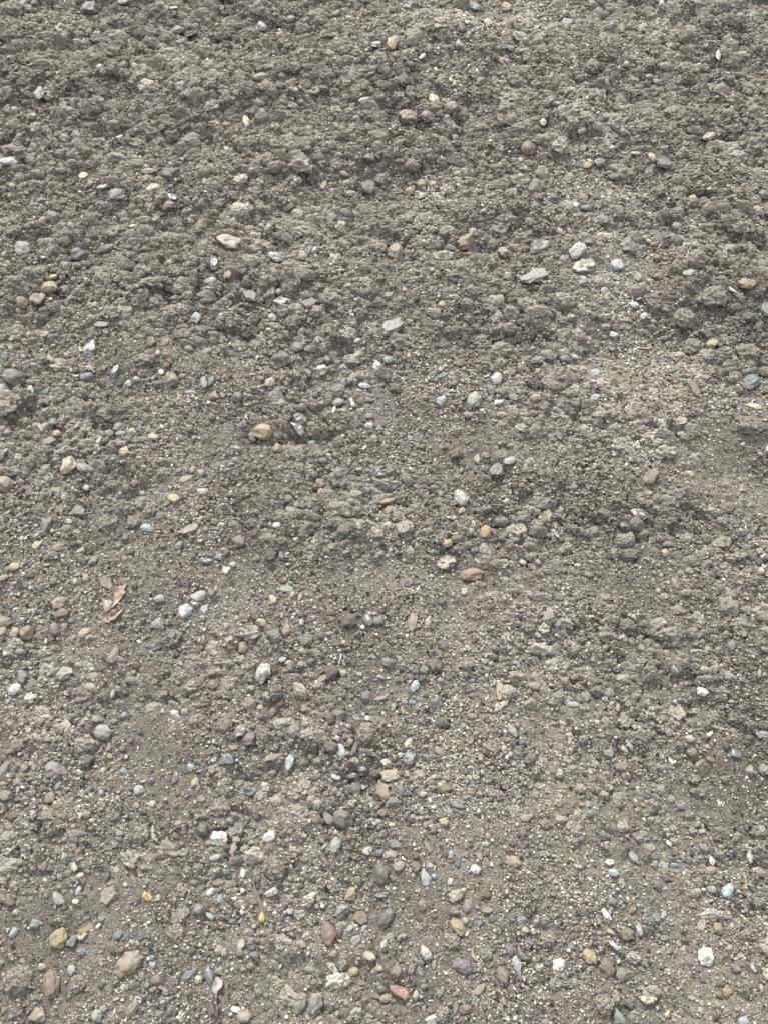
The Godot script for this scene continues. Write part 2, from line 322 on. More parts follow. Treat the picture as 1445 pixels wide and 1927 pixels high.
	["pebble", 1431, 1074, 16, 12, 55, "o", "C", "small cream oval pebble right of the grey oval in a dark hollow"],
	["pebble", 80, 1819, 16, 12, -10, "o", "C", "small cream oval pebble just above the large rusty-tan oval"],
	["pebble", 101, 521, 16, 12, 0, "o", "Y", "small yellowish oval pebble just above the tan round pebble with a pyramid neighbour"],
	["pebble", 1185, 1403, 17, 11, -70, "o", "L", "small pale grey oval pebble just right of the cream tooth chip"],
	["pebble", 544, 1715, 17, 11, -30, "o", "P", "pale aqua pebble, just right of the orange stalk with a seed"],
	["pebble", 170, 346, 14, 14, 0, "o", "G", "tiny grey oval pebble just below the pale boxy stone"],
	["pebble", 135, 425, 15, 13, 0, "o", "V", "small mauve-grey oval pebble above the dark purple round pebble"],
	["pebble", 930, 1220, 15, 13, -40, "r", "B", "small blue-grey round pebble above the tall tan finger stone"],
	["pebble", 148, 1677, 18, 10, 80, "o", "P", "pale blue capsule pebble, just right of the whitish grey wedge"],
	["pebble", 1149, 1754, 17, 11, -30, "o", "H", "small ochre-tan oval pebble just below the folded mauve leaf"],
	["pebble", 888, 435, 15, 12, -15, "r", "C", "small cream round pebble just above the broad ochre stone"],
	["pebble", 1051, 434, 16, 12, -35, "o", "C", "small cream oval pebble just above the grey wedge slab with a pale top"],
	["pebble", 439, 1407, 18, 10, 0, "o", "O", "small orange oval pebble just above the dark slate lump"],
	["pebble", 528, 1324, 17, 11, 28, "o", "O", "orange-yellow oval, just left of the rough cream-tan triangular stone"],
	["pebble", 983, 1058, 15, 12, -40, "o", "C", "small cream oval pebble below the pale blue-grey splinter"],
	["pebble", 102, 1178, 17, 10, 0, "o", "L", "small pale grey oval pebble just above the dark grey round pebble"],
	["pebble", 356, 655, 16, 11, 0, "o", "T", "small tan oval pebble right of the bluish white bean"],
	["pebble", 988, 1750, 16, 11, 0, "o", "C", "small cream oval pebble just above the black shiny curved fragment"],
	["pebble", 561, 783, 15, 12, 0, "o", "G", "small grey oval pebble just above the black glassy slag splinter"],
	["pebble", 530, 1046, 18, 10, -70, "o", "S", "small slate violet oval pebble above the cream egg pebble"],
	["pebble", 1281, 815, 18, 10, 10, "o", "L", "small pale grey oval pebble above the lumpy yellowish pebble"],
	["pebble", 817, 1650, 14, 12, 0, "r", "U", "bright blue bead, just right of the lavender-white triangular pebble"],
	["pebble", 902, 1612, 17, 10, -70, "o", "H", "small ochre-tan oval pebble just above the white pocked ball"],
	["pebble", 474, 1205, 15, 12, 45, "o", "T", "small tan oval pebble below the layered whitish block"],
	["pebble", 947, 1409, 15, 12, 60, "o", "C", "small cream oval pebble below the cream tapered stone"],
	["pebble", 55, 629, 15, 11, 70, "o", "O", "orange pebble at the left side, above the large round grey stone"],
	["pebble", 988, 813, 15, 11, 10, "o", "C", "small cream oval pebble below the pinkish red oval"],
	["pebble", 277, 1854, 13, 12, 0, "r", "G", "tiny grey round pebble just below the large grey-tan flattened oval"],
	["pebble", 251, 426, 17, 10, 10, "o", "C", "small cream oval pebble above the dark oval beside the purple pebble"],
	["pebble", 816, 1816, 17, 10, 80, "o", "V", "small mauve-grey oval pebble just below the bright white seed-shaped pebble"],
	["pebble", 1220, 144, 14, 12, 0, "r", "L", "tiny pale grey round pebble above the upright beige block"],
	["pebble", 829, 929, 14, 12, 80, "o", "G", "tiny grey oval pebble just left of the white egg stone"],
	["pebble", 947, 1885, 16, 10, -70, "o", "T", "small tan oval pebble below the blue-white tooth stone"],
	["pebble", 104, 573, 14, 12, 80, "r", "T", "tiny tan round pebble just below the tan round pebble with a pyramid neighbour"],
	["pebble", 298, 1690, 14, 11, 75, "o", "C", "tiny cream oval pebble just right of the honey-coloured angular pebble"],
	["pebble", 337, 80, 16, 10, 0, "o", "G", "small grey oval pebble right of the white round pebble on the upper slope"],
	["pebble", 1244, 5, 16, 10, 80, "o", "P", "small pale bluish oval pebble above the deep blue glassy stone"],
	["pebble", 304, 700, 15, 11, -40, "o", "W", "small white oval pebble right of the bluish white bean"],
	["pebble", 1222, 529, 15, 11, -25, "o", "H", "small ochre-tan oval pebble above the pale bluish oval"],
	["pebble", 213, 1305, 19, 8, 80, "o", "L", "small pale grey oval pebble below the grey arrowhead-shaped stone"],
	["pebble", 194, 1450, 13, 12, 0, "r", "C", "tiny cream round pebble below the pale grey molar-shaped stone"],
	["pebble", 1178, 121, 13, 12, 0, "r", "C", "tiny cream round pebble above the upright beige block"],
	["pebble", 163, 918, 14, 11, -15, "o", "P", "tiny pale bluish oval pebble just below the white wedge beside the cream nugget"],
	["pebble", 880, 1220, 14, 11, -50, "r", "L", "tiny pale grey round pebble right of the brown tile-like stone"],
	["pebble", 439, 1062, 15, 11, 15, "o", "W", "small white oval pebble right of the dark blue crumbly glass lump"],
	["pebble", 586, 833, 18, 9, 10, "o", "F", "small greenish grey oval pebble just below the black glassy slag splinter"],
	["pebble", 736, 1552, 17, 9, 0, "o", "Y", "small yellowish oval pebble above the peach-tan oval"],
	["pebble", 868, 1226, 13, 12, 0, "r", "V", "tiny mauve-grey round pebble just right of the brown tile-like stone"],
	["pebble", 450, 1001, 13, 12, 60, "r", "T", "tiny tan round pebble above the dark blue crumbly glass lump"],
	["pebble", 660, 943, 15, 10, 0, "o", "L", "small pale grey oval pebble left of the orange splinter pebble"],
	["pebble", 681, 1447, 16, 10, 0, "o", "F", "small greenish grey oval pebble left of the large cream angular stone"],
	["pebble", 151, 1648, 16, 10, 30, "o", "C", "small cream oval pebble just above the pale blue capsule pebble"],
	["pebble", 958, 1420, 15, 10, 35, "o", "L", "small pale grey oval pebble below the cream tapered stone"],
	["pebble", 794, 106, 15, 10, 35, "d", "C", "small cream pointed pebble right of the tan egg with a pale cap"],
	["pebble", 797, 1856, 15, 10, 10, "o", "G", "small grey oval pebble just right of the rust-brown glossy shard"],
	["pebble", 388, 996, 12, 12, 0, "o", "G", "tiny grey oval pebble above the dark blue crumbly glass lump"],
	["pebble", 138, 1556, 13, 12, 0, "r", "T", "tiny tan round pebble right of the rusty red sliver"],
	["pebble", 585, 1424, 13, 12, 0, "r", "X", "tiny brown round pebble just right of the white speckled teardrop"],
	["pebble", 22, 1914, 13, 12, 0, "r", "B", "tiny blue-grey round pebble below the large rusty-tan oval"],
	["pebble", 1428, 1267, 18, 8, 80, "o", "L", "small pale grey oval pebble right of the white triangular pebble"],
	["pebble", 740, 1331, 16, 9, 75, "o", "F", "small greenish grey oval pebble just below the long pink splinter"],
	["pebble", 1162, 1331, 16, 9, 80, "o", "L", "pale almond-shaped pebble, above the cream tooth chip"],
	["pebble", 525, 549, 12, 12, 60, "o", "T", "tiny tan oval pebble just above the plum purple stone with a white vein"],
	["pebble", 1364, 1062, 12, 12, 0, "r", "O", "tiny orange round pebble right of the grey oval in a dark hollow"],
	["pebble", 1238, 1112, 12, 12, 0, "o", "Y", "tiny yellowish oval pebble just left of the grey oval in a dark hollow"],
	["pebble", 11, 1229, 13, 11, 80, "r", "W", "tiny white round pebble below the cream pebble with a brown side"],
	["soil_clod", 38, 1845, 54, 52, 0, "m", "M", "big soil-brown crumbly mud lump just left of the large rusty-tan oval"],
	["soil_clod", 1339, 560, 57, 48, 0, "m", "M", "biggest mud clod, just left of the white crescent fragment"],
	["soil_clod", 1166, 327, 62, 42, 0, "m", "L", "big pale grey crumbly mud lump just below the cream oval with a blue bead"],
	["soil_clod", 1410, 801, 62, 37, -5, "m", "M", "big soil-brown crumbly mud lump below the big teal-green angular stone"],
	["soil_clod", 1405, 663, 52, 41, 0, "m", "M", "big soil-brown crumbly mud lump just above the big teal-green angular stone"],
	["soil_clod", 1288, 601, 45, 41, 0, "m", "M", "big soil-brown crumbly mud lump below the biggest mud clod and above the yellowish ring-marked oval"],
	["soil_clod", 516, 1634, 45, 40, -60, "m", "T", "large mud-covered block, just above the orange stalk with a seed"],
	["soil_clod", 415, 1519, 42, 37, 0, "m", "M", "big soil-brown crumbly mud lump just above the dark olive round pebble"],
	["soil_clod", 688, 1381, 42, 37, 80, "m", "T", "big crumbly tan clod, just above the bluish oval with a cream end"],
	["soil_clod", 204, 984, 42, 34, 0, "m", "X", "big brown mud lump, right of the brown stone with a teal face"],
	["soil_clod", 1135, 1890, 39, 37, 0, "m", "M", "big soil-brown crumbly mud lump just above the pale green-white block"],
	["soil_clod", 332, 1755, 37, 34, 0, "m", "X", "mud-brown nodule, below the honey-coloured angular pebble"],
	["soil_clod", 1305, 653, 42, 30, 0, "m", "M", "big soil-brown crumbly mud lump just left of the yellowish ring-marked oval"],
	["soil_clod", 925, 1409, 39, 32, 0, "m", "T", "big tan crumbly mud lump below the cream tapered stone"],
	["soil_clod", 495, 1385, 42, 28, -70, "m", "X", "tall brown mud lump, just above the tan wedge slab"],
	["soil_clod", 149, 1852, 35, 31, 0, "m", "I", "big pinkish crumbly mud lump just right of the large rusty-tan oval"],
	["soil_clod", 847, 1773, 35, 30, 0, "m", "T", "big tan crumbly mud lump just below the tan stone with a white end"],
	["soil_clod", 1398, 1861, 35, 30, 0, "m", "X", "big brown crumbly mud lump just right of the amber orange pebble"],
	["soil_clod", 252, 982, 37, 29, 60, "m", "X", "big brown crumbly mud lump just left of the bluish white bean under the mud lumps"],
	["soil_clod", 990, 573, 38, 28, -10, "m", "L", "big pale grey crumbly mud lump just below the long dirt-covered grey slab"],
	["soil_clod", 341, 1724, 40, 26, 30, "m", "X", "big brown crumbly mud lump just above the mud-brown nodule"],
	["soil_clod", 422, 1364, 33, 31, 0, "m", "T", "big tan crumbly mud lump just left of the grey shard with a white edge"],
	["soil_clod", 625, 1885, 33, 30, -60, "m", "R3", "red-patched stone, just right of the greenish grey rough egg"],
	["soil_clod", 268, 1570, 29, 34, 0, "m", "T", "big tan crumbly mud lump just left of the curved cream rim fragment"],
	["soil_clod", 374, 1357, 35, 28, 0, "m", "X", "big brown crumbly mud lump just right of the bright white facetted block"],
	["soil_clod", 1028, 1766, 32, 30, 0, "m", "X", "big brown crumbly mud lump just right of the black shiny curved fragment"],
	["soil_clod", 281, 963, 32, 28, 60, "m", "X", "big brown crumbly mud lump just above the bluish white bean under the mud lumps"],
	["soil_clod", 748, 1374, 32, 26, 75, "m", "I", "big pinkish crumbly mud lump right of the big crumbly tan clod"],
	["soil_clod", 28, 435, 31, 26, 20, "m", "T", "big tan crumbly mud lump just above the glossy pale grey egg stone"],
	["soil_clod", 1113, 126, 28, 28, 0, "m", "L", "big pale grey crumbly mud lump above the upright beige block"],
	["soil_clod", 62, 299, 31, 24, 0, "m", "T", "big tan crumbly mud lump just right of the pale mint curved shard"],
	["soil_clod", 940, 684, 31, 24, 20, "m", "X", "big brown crumbly mud lump just above the cream white teardrop"],
	["soil_clod", 831, 1908, 30, 24, 45, "m", "V", "big mauve-grey crumbly mud lump right of the rust-brown glossy shard"],
	["soil_clod", 73, 960, 29, 24, 0, "m", "X", "big brown crumbly mud lump just above the tall mauve-grey chip"],
	["soil_clod", 646, 1811, 35, 19, 75, "m", "G", "big grey crumbly mud lump just above the long pale wedge splinter"],
	["soil_clod", 310, 891, 28, 24, 0, "m", "T", "big tan crumbly mud lump above the yellow-cream oval"],
	["soil_clod", 1236, 360, 31, 21, 0, "m", "M", "big soil-brown crumbly mud lump above the white chip beyond the blue glassy lump"],
	["soil_clod", 878, 1251, 30, 21, 0, "m", "G", "big grey crumbly mud lump below the brown tile-like stone"],
	["soil_clod", 377, 426, 35, 18, 85, "m", "T", "big tan crumbly mud lump just left of the peach and white double stone"],
	["soil_clod", 717, 468, 26, 24, 0, "m", "T", "medium-sized tan crumbly mud lump just left of the round beige stone"],
	["soil_clod", 995, 1182, 31, 20, 10, "m", "V", "big mauve-grey crumbly mud lump above the tall tan finger stone"],
	["soil_clod", 854, 811, 28, 21, 0, "m", "T", "big tan crumbly mud lump below the olive grey egg stone"],
	["soil_clod", 878, 570, 28, 21, 0, "m", "F", "big greenish grey crumbly mud lump below the broad ochre stone"],
	["soil_clod", 57, 870, 28, 21, 80, "m", "D", "big dark grey crumbly mud lump left of the largest cream nugget"],
	["soil_clod", 1146, 1147, 28, 20, 10, "m", "T", "big tan crumbly mud lump left of the grey oval in a dark hollow"],
	["soil_clod", 1087, 1121, 28, 20, 10, "m", "X", "big brown crumbly mud lump below the pale blue-grey splinter"],
	["soil_clod", 1218, 1731, 28, 20, -20, "m", "D", "big dark grey crumbly mud lump right of the folded mauve leaf"],
	["soil_clod", 563, 880, 25, 23, 0, "m", "H", "medium-sized ochre-tan crumbly mud lump below the black glassy slag splinter"],
	["soil_clod", 1044, 1852, 25, 23, 0, "m", "T", "medium-sized tan crumbly mud lump below the black shiny curved fragment"],
	["soil_clod", 1076, 1851, 32, 17, 5, "m", "T", "big tan crumbly mud lump above the pale green-white block"],
	["soil_clod", 547, 157, 31, 17, 20, "m", "T", "big tan crumbly mud lump above the bluish egg pebble"],
	["soil_clod", 913, 1797, 24, 22, 0, "m", "D", "medium-sized dark grey crumbly mud lump just right of the smooth dark violet-grey stone"],
	["soil_clod", 1025, 1551, 24, 21, 0, "m", "D", "medium-sized dark grey crumbly mud lump above the yellow-tan oval"],
	["soil_clod", 484, 1645, 28, 17, 80, "m", "L", "big pale grey crumbly mud lump just left of the large mud-covered block"],
	["soil_clod", 1306, 1466, 25, 19, 5, "m", "I", "pinkish heart-shaped lump, left of the dark teal lump"],
	["soil_clod", 1236, 939, 21, 20, 0, "m", "T", "medium-sized tan crumbly mud lump just above the grey glassy stone with white cracks"],
	["soil_clod", 997, 418, 24, 16, 10, "m", "C", "medium-sized cream crumbly mud lump just above the grey wedge slab with a pale top"],
	["soil_clod", 1403, 1757, 21, 17, 20, "m", "T", "medium-sized tan crumbly mud lump right of the smooth tan ball pebble"],
	["soil_clod", 1301, 1416, 19, 17, 0, "m", "T", "small tan crumbly mud lump above the pinkish heart-shaped lump"],
	["soil_clod", 795, 1703, 21, 16, -75, "m", "I", "medium-sized pinkish crumbly mud lump below the lavender-white triangular pebble"],
	["soil_clod", 327, 1229, 21, 15, 0, "m", "V", "medium-sized mauve-grey crumbly mud lump below the pale blue-grey pear stone"],
	["soil_clod", 299, 1909, 21, 14, 10, "m", "T", "medium-sized tan crumbly mud lump below the large grey-tan flattened oval"],
	["stone", 107, 1450, 45, 31, -5, "a", "V", "big mauve-grey jagged stone, above the rusty red sliver"],
	["stone", 767, 221, 39, 35, 0, "a", "X", "large grey-brown block, below the cream heart-shaped pebble"],
	["stone", 429, 456, 49, 27, -15, "a", "C2", "peach and white double stone, left of the speckled pale green egg pebble"],
	["stone", 527, 677, 39, 34, 20, "a", "D", "large charcoal stone with a pale neighbour, below the plum purple stone with a white vein"],
	["stone", 320, 327, 40, 31, -30, "a", "D", "large charcoal wedge, right of the dark blue glassy stone by the boxy stone"],
	["stone", 1099, 502, 46, 27, 8, "a", "W2", "large lumpy white stone, just below the dark blue glassy lump"],
	["stone", 111, 1764, 37, 33, 80, "a", "Y2", "large yellow-ochre stone, just left of the black crystalline lump"],
	["stone", 1328, 1800, 37, 32, 50, "a", "W", "bright white rough block, below the smooth tan ball pebble"],
	["stone", 1412, 720, 43, 26, 22, "a", "E", "big teal-green angular stone, right of the elongated grey slab"],
	["stone", 128, 876, 34, 33, 40, "a", "C", "largest cream nugget, just left of the white wedge beside the cream nugget"],
	["stone", 563, 1300, 40, 27, -45, "a", "C3", "rough cream-tan triangular stone, just right of the orange-yellow oval"],
	["stone", 876, 454, 38, 28, 28, "a", "H", "broad ochre stone, left of the beige notched stone"],
	["stone", 530, 572, 35, 29, -10, "a", "V2", "plum purple stone with a white vein, below the speckled pale green egg pebble"],
	["stone", 123, 1267, 35, 28, 10, "a", "L", "broad pale grey flat stone, below the dark grey round pebble"],
	["stone", 413, 1579, 36, 28, -12, "a", "W4", "bright white tooth-shaped stone, just above the pink and white mottled pebble"],
	["stone", 1180, 464, 35, 28, -25, "a", "G", "grey triangular flat stone, just above the smooth pale grey egg"],
	["stone", 1141, 1823, 36, 27, -60, "a", "X", "big brown angular stone just below the tan olive-edged stone"],
	["stone", 1087, 470, 32, 30, 0, "a", "W", "big white angular stone just above the large lumpy white stone"],
	["stone", 71, 563, 31, 30, 0, "a", "T", "big tan angular stone just below the tan round pebble with a pyramid neighbour"],
	["stone", 933, 887, 33, 28, 48, "a", "V", "mauve triangular stone, just below the grey stone with a pale rim"],
	["stone", 171, 656, 35, 26, 60, "a", "P", "pale blue glassy chunk, above the bluish white bean"],
	["stone", 71, 1911, 32, 28, 10, "a", "T", "big tan angular stone below the large rusty-tan oval"],
	["stone", 859, 1683, 39, 22, 38, "a", "C3", "yellow-cream jagged stone, above the tan stone with a white end"],
	["stone", 733, 1460, 37, 23, 5, "a", "C", "large cream angular stone, just above the slate violet oval"],
	["stone", 691, 353, 30, 27, -20, "a", "D", "dark grey wedge beside a blue bead, above the round beige stone"],
	["stone", 584, 1691, 35, 24, 32, "a", "W2", "white block with grey grooves, just right of the pale aqua pebble"],
	["stone", 114, 1133, 33, 24, 40, "a", "I", "big pinkish angular stone just above the smooth tan-brown stone"],
	["stone", 29, 1405, 30, 26, 45, "a", "T", "big tan angular stone left of the big mauve-grey jagged stone"],
	["stone", 561, 806, 39, 20, -45, "a", "K", "black glassy slag splinter, right of the round tan half-muddy stone"],
	["stone", 427, 1430, 32, 24, 10, "a", "N", "dark slate lump, below the grey shard with a white edge"],
	["stone", 961, 367, 28, 27, 20, "a", "N", "dark blue-grey block, above the grey wedge slab with a pale top"],
	["stone", 324, 715, 28, 26, -20, "a", "T", "big tan angular stone right of the bluish white bean"],
	["stone", 946, 475, 29, 26, -45, "a", "T", "beige notched stone, above the long dirt-covered grey slab"],
	["stone", 149, 962, 32, 23, -10, "a", "E2", "brown stone with a teal face, left of the big brown mud lump"],
	["stone", 1163, 1913, 32, 23, -70, "a", "F", "pale green-white block, left of the cream pebble with a grey band"],
	["stone", 123, 547, 28, 26, 0, "a", "D", "dark grey pyramid stone, just right of the tan round pebble with a pyramid neighbour"],
	["stone", 819, 1324, 28, 25, 70, "a", "V", "mauve rough stone, below the bluish white pear pebble"],
	["stone", 643, 1714, 33, 21, 30, "a", "G2", "grey stone with a white edge, just below the ochre-brown leaning stone"],
	["stone", 1199, 967, 30, 22, -5, "a", "V2", "grey glassy stone with white cracks, below the lumpy yellowish pebble"],
	["stone", 975, 69, 25, 27, 70, "a", "F", "pale green angular stone, above the cream heart-shaped pebble"],
	["stone", 166, 14, 28, 24, 0, "a", "G", "big grey angular stone above the white round pebble on the upper slope"],
	["stone", 221, 367, 24, 28, 80, "a", "V", "big mauve-grey angular stone right of the pale boxy stone"],
	["stone", 7, 16, 24, 28, 80, "a", "X", "big brown angular stone left of the white round pebble on the upper slope"],
	["stone", 43, 570, 28, 24, 0, "a", "X", "big brown angular stone left of the tan round pebble with a pyramid neighbour"],
	["stone", 43, 1277, 28, 24, -60, "a", "G", "big grey angular stone just above the smooth white lozenge pebble"],
	["stone", 452, 1378, 29, 23, 60, "a", "V2", "grey shard with a white edge, just left of the tall brown mud lump"],
	["stone", 74, 176, 35, 19, -65, "a", "F", "big greenish grey angular stone left of the white round pebble on the upper slope"],
	["stone", 771, 1427, 27, 24, 40, "a", "F3", "sage green smooth stone, just above the large cream angular stone"],
	["stone", 1051, 1816, 27, 24, 30, "a", "W", "lavender white rounded stone, left of the tan olive-edged stone"],
	["stone", 158, 880, 30, 21, -42, "a", "L", "white wedge beside the cream nugget, just right of the largest cream nugget"],
	["stone", 660, 1684, 30, 21, 60, "a", "H", "ochre-brown leaning stone, just above the grey stone with a white edge"],
	["stone", 289, 356, 28, 22, 0, "a", "C", "big cream angular stone just below the large charcoal wedge"],
	["stone", 1168, 1837, 28, 22, 60, "a", "G", "big grey angular stone above the cream pebble with a grey band"],
	["stone", 374, 1123, 30, 20, 10, "a", "L", "layered whitish block, just above the pale blue-grey pear stone"],
	["stone", 87, 988, 34, 17, 70, "a", "V", "tall mauve-grey chip, left of the brown stone with a teal face"],
	["stone", 93, 1502, 24, 24, 0, "a", "X", "medium-sized brown angular stone just right of the rusty red sliver"],
	["stone", 12, 1497, 28, 20, -15, "a", "X", "big brown angular stone just left of the rusty red sliver"],
	["stone", 453, 337, 29, 19, 10, "a", "C", "cream knuckle-shaped stone, below the cream fin-shaped sliver"],
	["stone", 814, 1921, 29, 19, 20, "a", "W", "big white angular stone below the rust-brown glossy shard"],
	["stone", 329, 372, 31, 17, -20, "a", "N", "big dark blue angular stone just below the large charcoal wedge"],
	["stone", 218, 698, 32, 17, 85, "a", "N", "big dark blue angular stone just above the bluish white bean"],
	["stone", 457, 1218, 26, 20, 80, "a", "T", "medium-sized tan angular stone above the large white mottled egg"],
	["stone", 194, 353, 28, 19, 10, "a", "N", "dark blue glassy stone by the boxy stone, just right of the pale boxy stone"],
	["stone", 110, 1691, 30, 17, -42, "a", "L", "whitish grey wedge, just left of the pale blue capsule pebble"],
	["stone", 225, 804, 26, 20, 20, "a", "V", "medium-sized mauve-grey angular stone above the cream half-dome stone"],
	["stone", 82, 807, 23, 22, 0, "a", "I", "medium-sized pinkish angular stone just below the teal stone at the left"],
	["stone", 829, 753, 27, 19, 70, "a", "P", "medium-sized pale bluish angular stone left of the olive grey egg stone"],
	["stone", 493, 50, 24, 21, 0, "a", "L", "medium-sized pale grey angular stone above the bluish egg pebble and above the cream fin-shaped sliver"],
	["stone", 339, 164, 21, 24, 70, "a", "V", "medium-sized mauve-grey angular stone left of the cream fin-shaped sliver"],
	["stone", 767, 16, 24, 21, 80, "a", "G", "medium-sized grey angular stone above the tan egg with a pale cap"],
	["stone", 1274, 428, 24, 21, 0, "a", "V", "medium-sized mauve-grey angular stone right of the white chip beyond the blue glassy lump"],
	["stone", 565, 789, 25, 20, -20, "a", "F", "medium-sized greenish grey angular stone just above the black glassy slag splinter"],
	["stone", 138, 1771, 25, 20, 60, "a", "K", "black crystalline lump, just right of the large yellow-ochre stone"],
	["stone", 1144, 220, 25, 19, 80, "a", "T", "upright beige block, above the cream oval with a blue bead"],
	["stone", 360, 64, 17, 28, -80, "a", "V", "big mauve-grey angular stone above the cream fin-shaped sliver"],
	["stone", 403, 497, 28, 17, -75, "a", "N", "big dark blue angular stone just below the peach and white double stone"],
	["stone", 235, 851, 26, 19, -5, "a", "C", "cream half-dome stone, above the dark grey ball pebble"],
	["stone", 835, 1215, 26, 19, -25, "a", "X", "brown tile-like stone, below the upright beige oval"],
	["stone", 506, 1575, 26, 19, 15, "a", "W", "whitish knobbly stone, above the large mud-covered block"],
	["stone", 159, 332, 21, 22, 60, "a", "C", "pale boxy stone, just left of the dark blue glassy stone by the boxy stone"],
	["stone", 1357, 164, 25, 19, 60, "a", "U", "deep blue glassy stone, above the cream flat flake"],
	["stone", 850, 976, 25, 19, 0, "a", "K", "medium-sized black angular stone just below the white egg stone"],
	["stone", 712, 1168, 23, 20, 20, "a", "G", "medium-sized grey angular stone just right of the dark sea-grey oval"],
	["stone", 990, 1539, 28, 16, 15, "a", "T", "big tan angular stone above the yellow-tan oval"],
	["stone", 511, 1679, 28, 16, 12, "a", "W", "big white angular stone just above the orange stalk with a seed"],
	["stone", 1298, 513, 28, 15, 10, "a", "F", "big greenish grey angular stone just above the biggest mud clod"],
	["stone", 403, 746, 25, 17, -35, "a", "T", "medium-sized tan angular stone above the round tan half-muddy stone"],
	["stone", 527, 67, 21, 21, 0, "a", "X", "medium-sized brown angular stone above the bluish egg pebble"],
	["stone", 285, 644, 21, 21, 0, "a", "X", "medium-sized brown angular stone above the bluish white bean"],
	["stone", 401, 1288, 21, 20, 20, "a", "X", "medium-sized brown angular stone left of the large white mottled egg"],
	["stone", 382, 925, 21, 19, 20, "a", "C", "cream square chip, right of the yellow-cream oval"],
	["stone", 518, 1405, 21, 19, 0, "a", "N", "medium-sized dark blue angular stone just above the tan wedge slab"],
	["stone", 603, 910, 21, 19, 0, "a", "I", "medium-sized pinkish angular stone below the black glassy slag splinter"],
	["stone", 263, 1487, 21, 19, 10, "a", "L", "light grey block chip, above the curved cream rim fragment"],
	["stone", 783, 1630, 23, 17, 70, "a", "X", "medium-sized brown angular stone just above the lavender-white triangular pebble"],
	["stone", 389, 1056, 28, 14, 3, "a", "N", "dark blue crumbly glass lump, above the layered whitish block"],
	["stone", 330, 1345, 24, 17, -48, "a", "W", "bright white facetted block, left of the grey shard with a white edge"],
	["stone", 1384, 1823, 24, 16, -15, "a", "G", "medium-sized grey angular stone above the amber orange pebble"],
	["stone", 508, 720, 22, 17, 35, "a", "C", "medium-sized cream angular stone just below the large charcoal stone with a pale neighbour"],
	["stone", 57, 738, 19, 19, 40, "a", "L", "small pale grey angular stone just below the large round grey stone"],
	["stone", 369, 598, 20, 18, -40, "a", "P", "medium-sized pale bluish angular stone left of the plum purple stone with a white vein"],
	["stone", 80, 377, 21, 17, 0, "a", "B", "medium-sized blue-grey angular stone above the glossy pale grey egg stone"],
	["stone", 708, 85, 21, 17, 0, "a", "L", "medium-sized pale grey angular stone just left of the tan egg with a pale cap"],
	["stone", 1066, 45, 21, 17, 0, "a", "L", "medium-sized pale grey angular stone right of the pale green angular stone"],
	["stone", 914, 857, 21, 17, -10, "a", "X", "medium-sized brown angular stone just above the mauve triangular stone"],
	["stone", 99, 795, 21, 17, 10, "a", "E", "teal stone at the left, above the largest cream nugget"],
	["stone", 726, 1435, 21, 17, -25, "a", "C", "medium-sized cream angular stone just above the large cream angular stone"],
	["stone", 717, 1685, 28, 12, -5, "a", "N", "dark blue-black slag lump, just below the large dark brown-grey egg"],
	["stone", 453, 1778, 22, 16, 60, "a", "C", "medium-sized cream angular stone below the orange stalk with a seed"],
	["stone", 692, 1601, 22, 16, 40, "a", "W", "white angular chip, just left of the slate blue pebble"],
	["stone", 278, 1689, 20, 17, -40, "a", "H2", "honey-coloured angular pebble, above the mud-brown nodule"],
	["stone", 429, 518, 21, 17, 60, "a", "T", "medium-sized tan angular stone below the peach and white double stone"],
	["stone", 476, 822, 21, 17, 80, "a", "V", "medium-sized mauve-grey angular stone just left of the round tan half-muddy stone"],
	["stone", 71, 1025, 21, 16, 45, "a", "C", "medium-sized cream angular stone just below the tall mauve-grey chip"],
	["stone", 670, 1769, 21, 16, 30, "a", "L", "medium-sized pale grey angular stone just above the cream bean with a dimple"],
	["stone", 710, 689, 20, 17, 70, "a", "W", "medium-sized white angular stone just above the smooth pale blue bean"],
	["stone", 284, 1804, 21, 15, 10, "a", "N", "medium-sized dark blue angular stone just right of the large grey-tan flattened oval"],
	["stone", 855, 1714, 21, 15, 0, "a", "G", "medium-sized grey angular stone just above the tan stone with a white end"],
	["stone", 121, 260, 21, 16, 0, "a", "V", "medium-sized mauve-grey angular stone above the pale boxy stone"],
	["stone", 864, 83, 21, 16, 80, "a", "F", "medium-sized greenish grey angular stone left of the pale green angular stone"],
	["stone", 1411, 1449, 19, 17, 50, "a", "F", "small greenish grey angular stone just below the dark teal lump"],
	["stone", 1234, 1726, 19, 17, 70, "a", "E", "small teal angular stone right of the folded mauve leaf"],
	["stone", 386, 1147, 20, 16, 60, "a", "P", "medium-sized pale bluish angular stone just below the layered whitish block"],
	["stone", 981, 1731, 20, 16, 30, "a", "V", "medium-sized mauve-grey angular stone above the black shiny curved fragment"],
	["stone", 78, 457, 21, 15, -70, "a", "D", "medium-sized dark grey angular stone just right of the glossy pale grey egg stone"],
	["stone", 1384, 1419, 20, 16, -10, "a", "E3", "dark teal lump, below the thin pale stick-like sliver"],
	["stone", 156, 1762, 21, 15, 10, "a", "L", "medium-sized pale grey angular stone just right of the black crystalline lump"],
	["stone", 330, 1464, 26, 12, 80, "a", "N", "medium-sized dark blue angular stone just left of the golden oval"],
	["stone", 644, 1265, 19, 16, -40, "a", "C", "small cream angular stone right of the rough cream-tan triangular stone"],
	["stone", 398, 1116, 19, 16, 80, "a", "G", "small grey angular stone just right of the layered whitish block"],
	["stone", 1153, 630, 21, 15, -45, "a", "P", "bluish white box chip, below the pale bluish oval"],
	["stone", 1045, 1004, 26, 12, -55, "a", "P", "pale blue-grey splinter, just below the beige-grey oval on the crumbly slope"],
	["stone", 897, 865, 23, 13, 80, "a", "T", "medium-sized tan angular stone just left of the mauve triangular stone"],
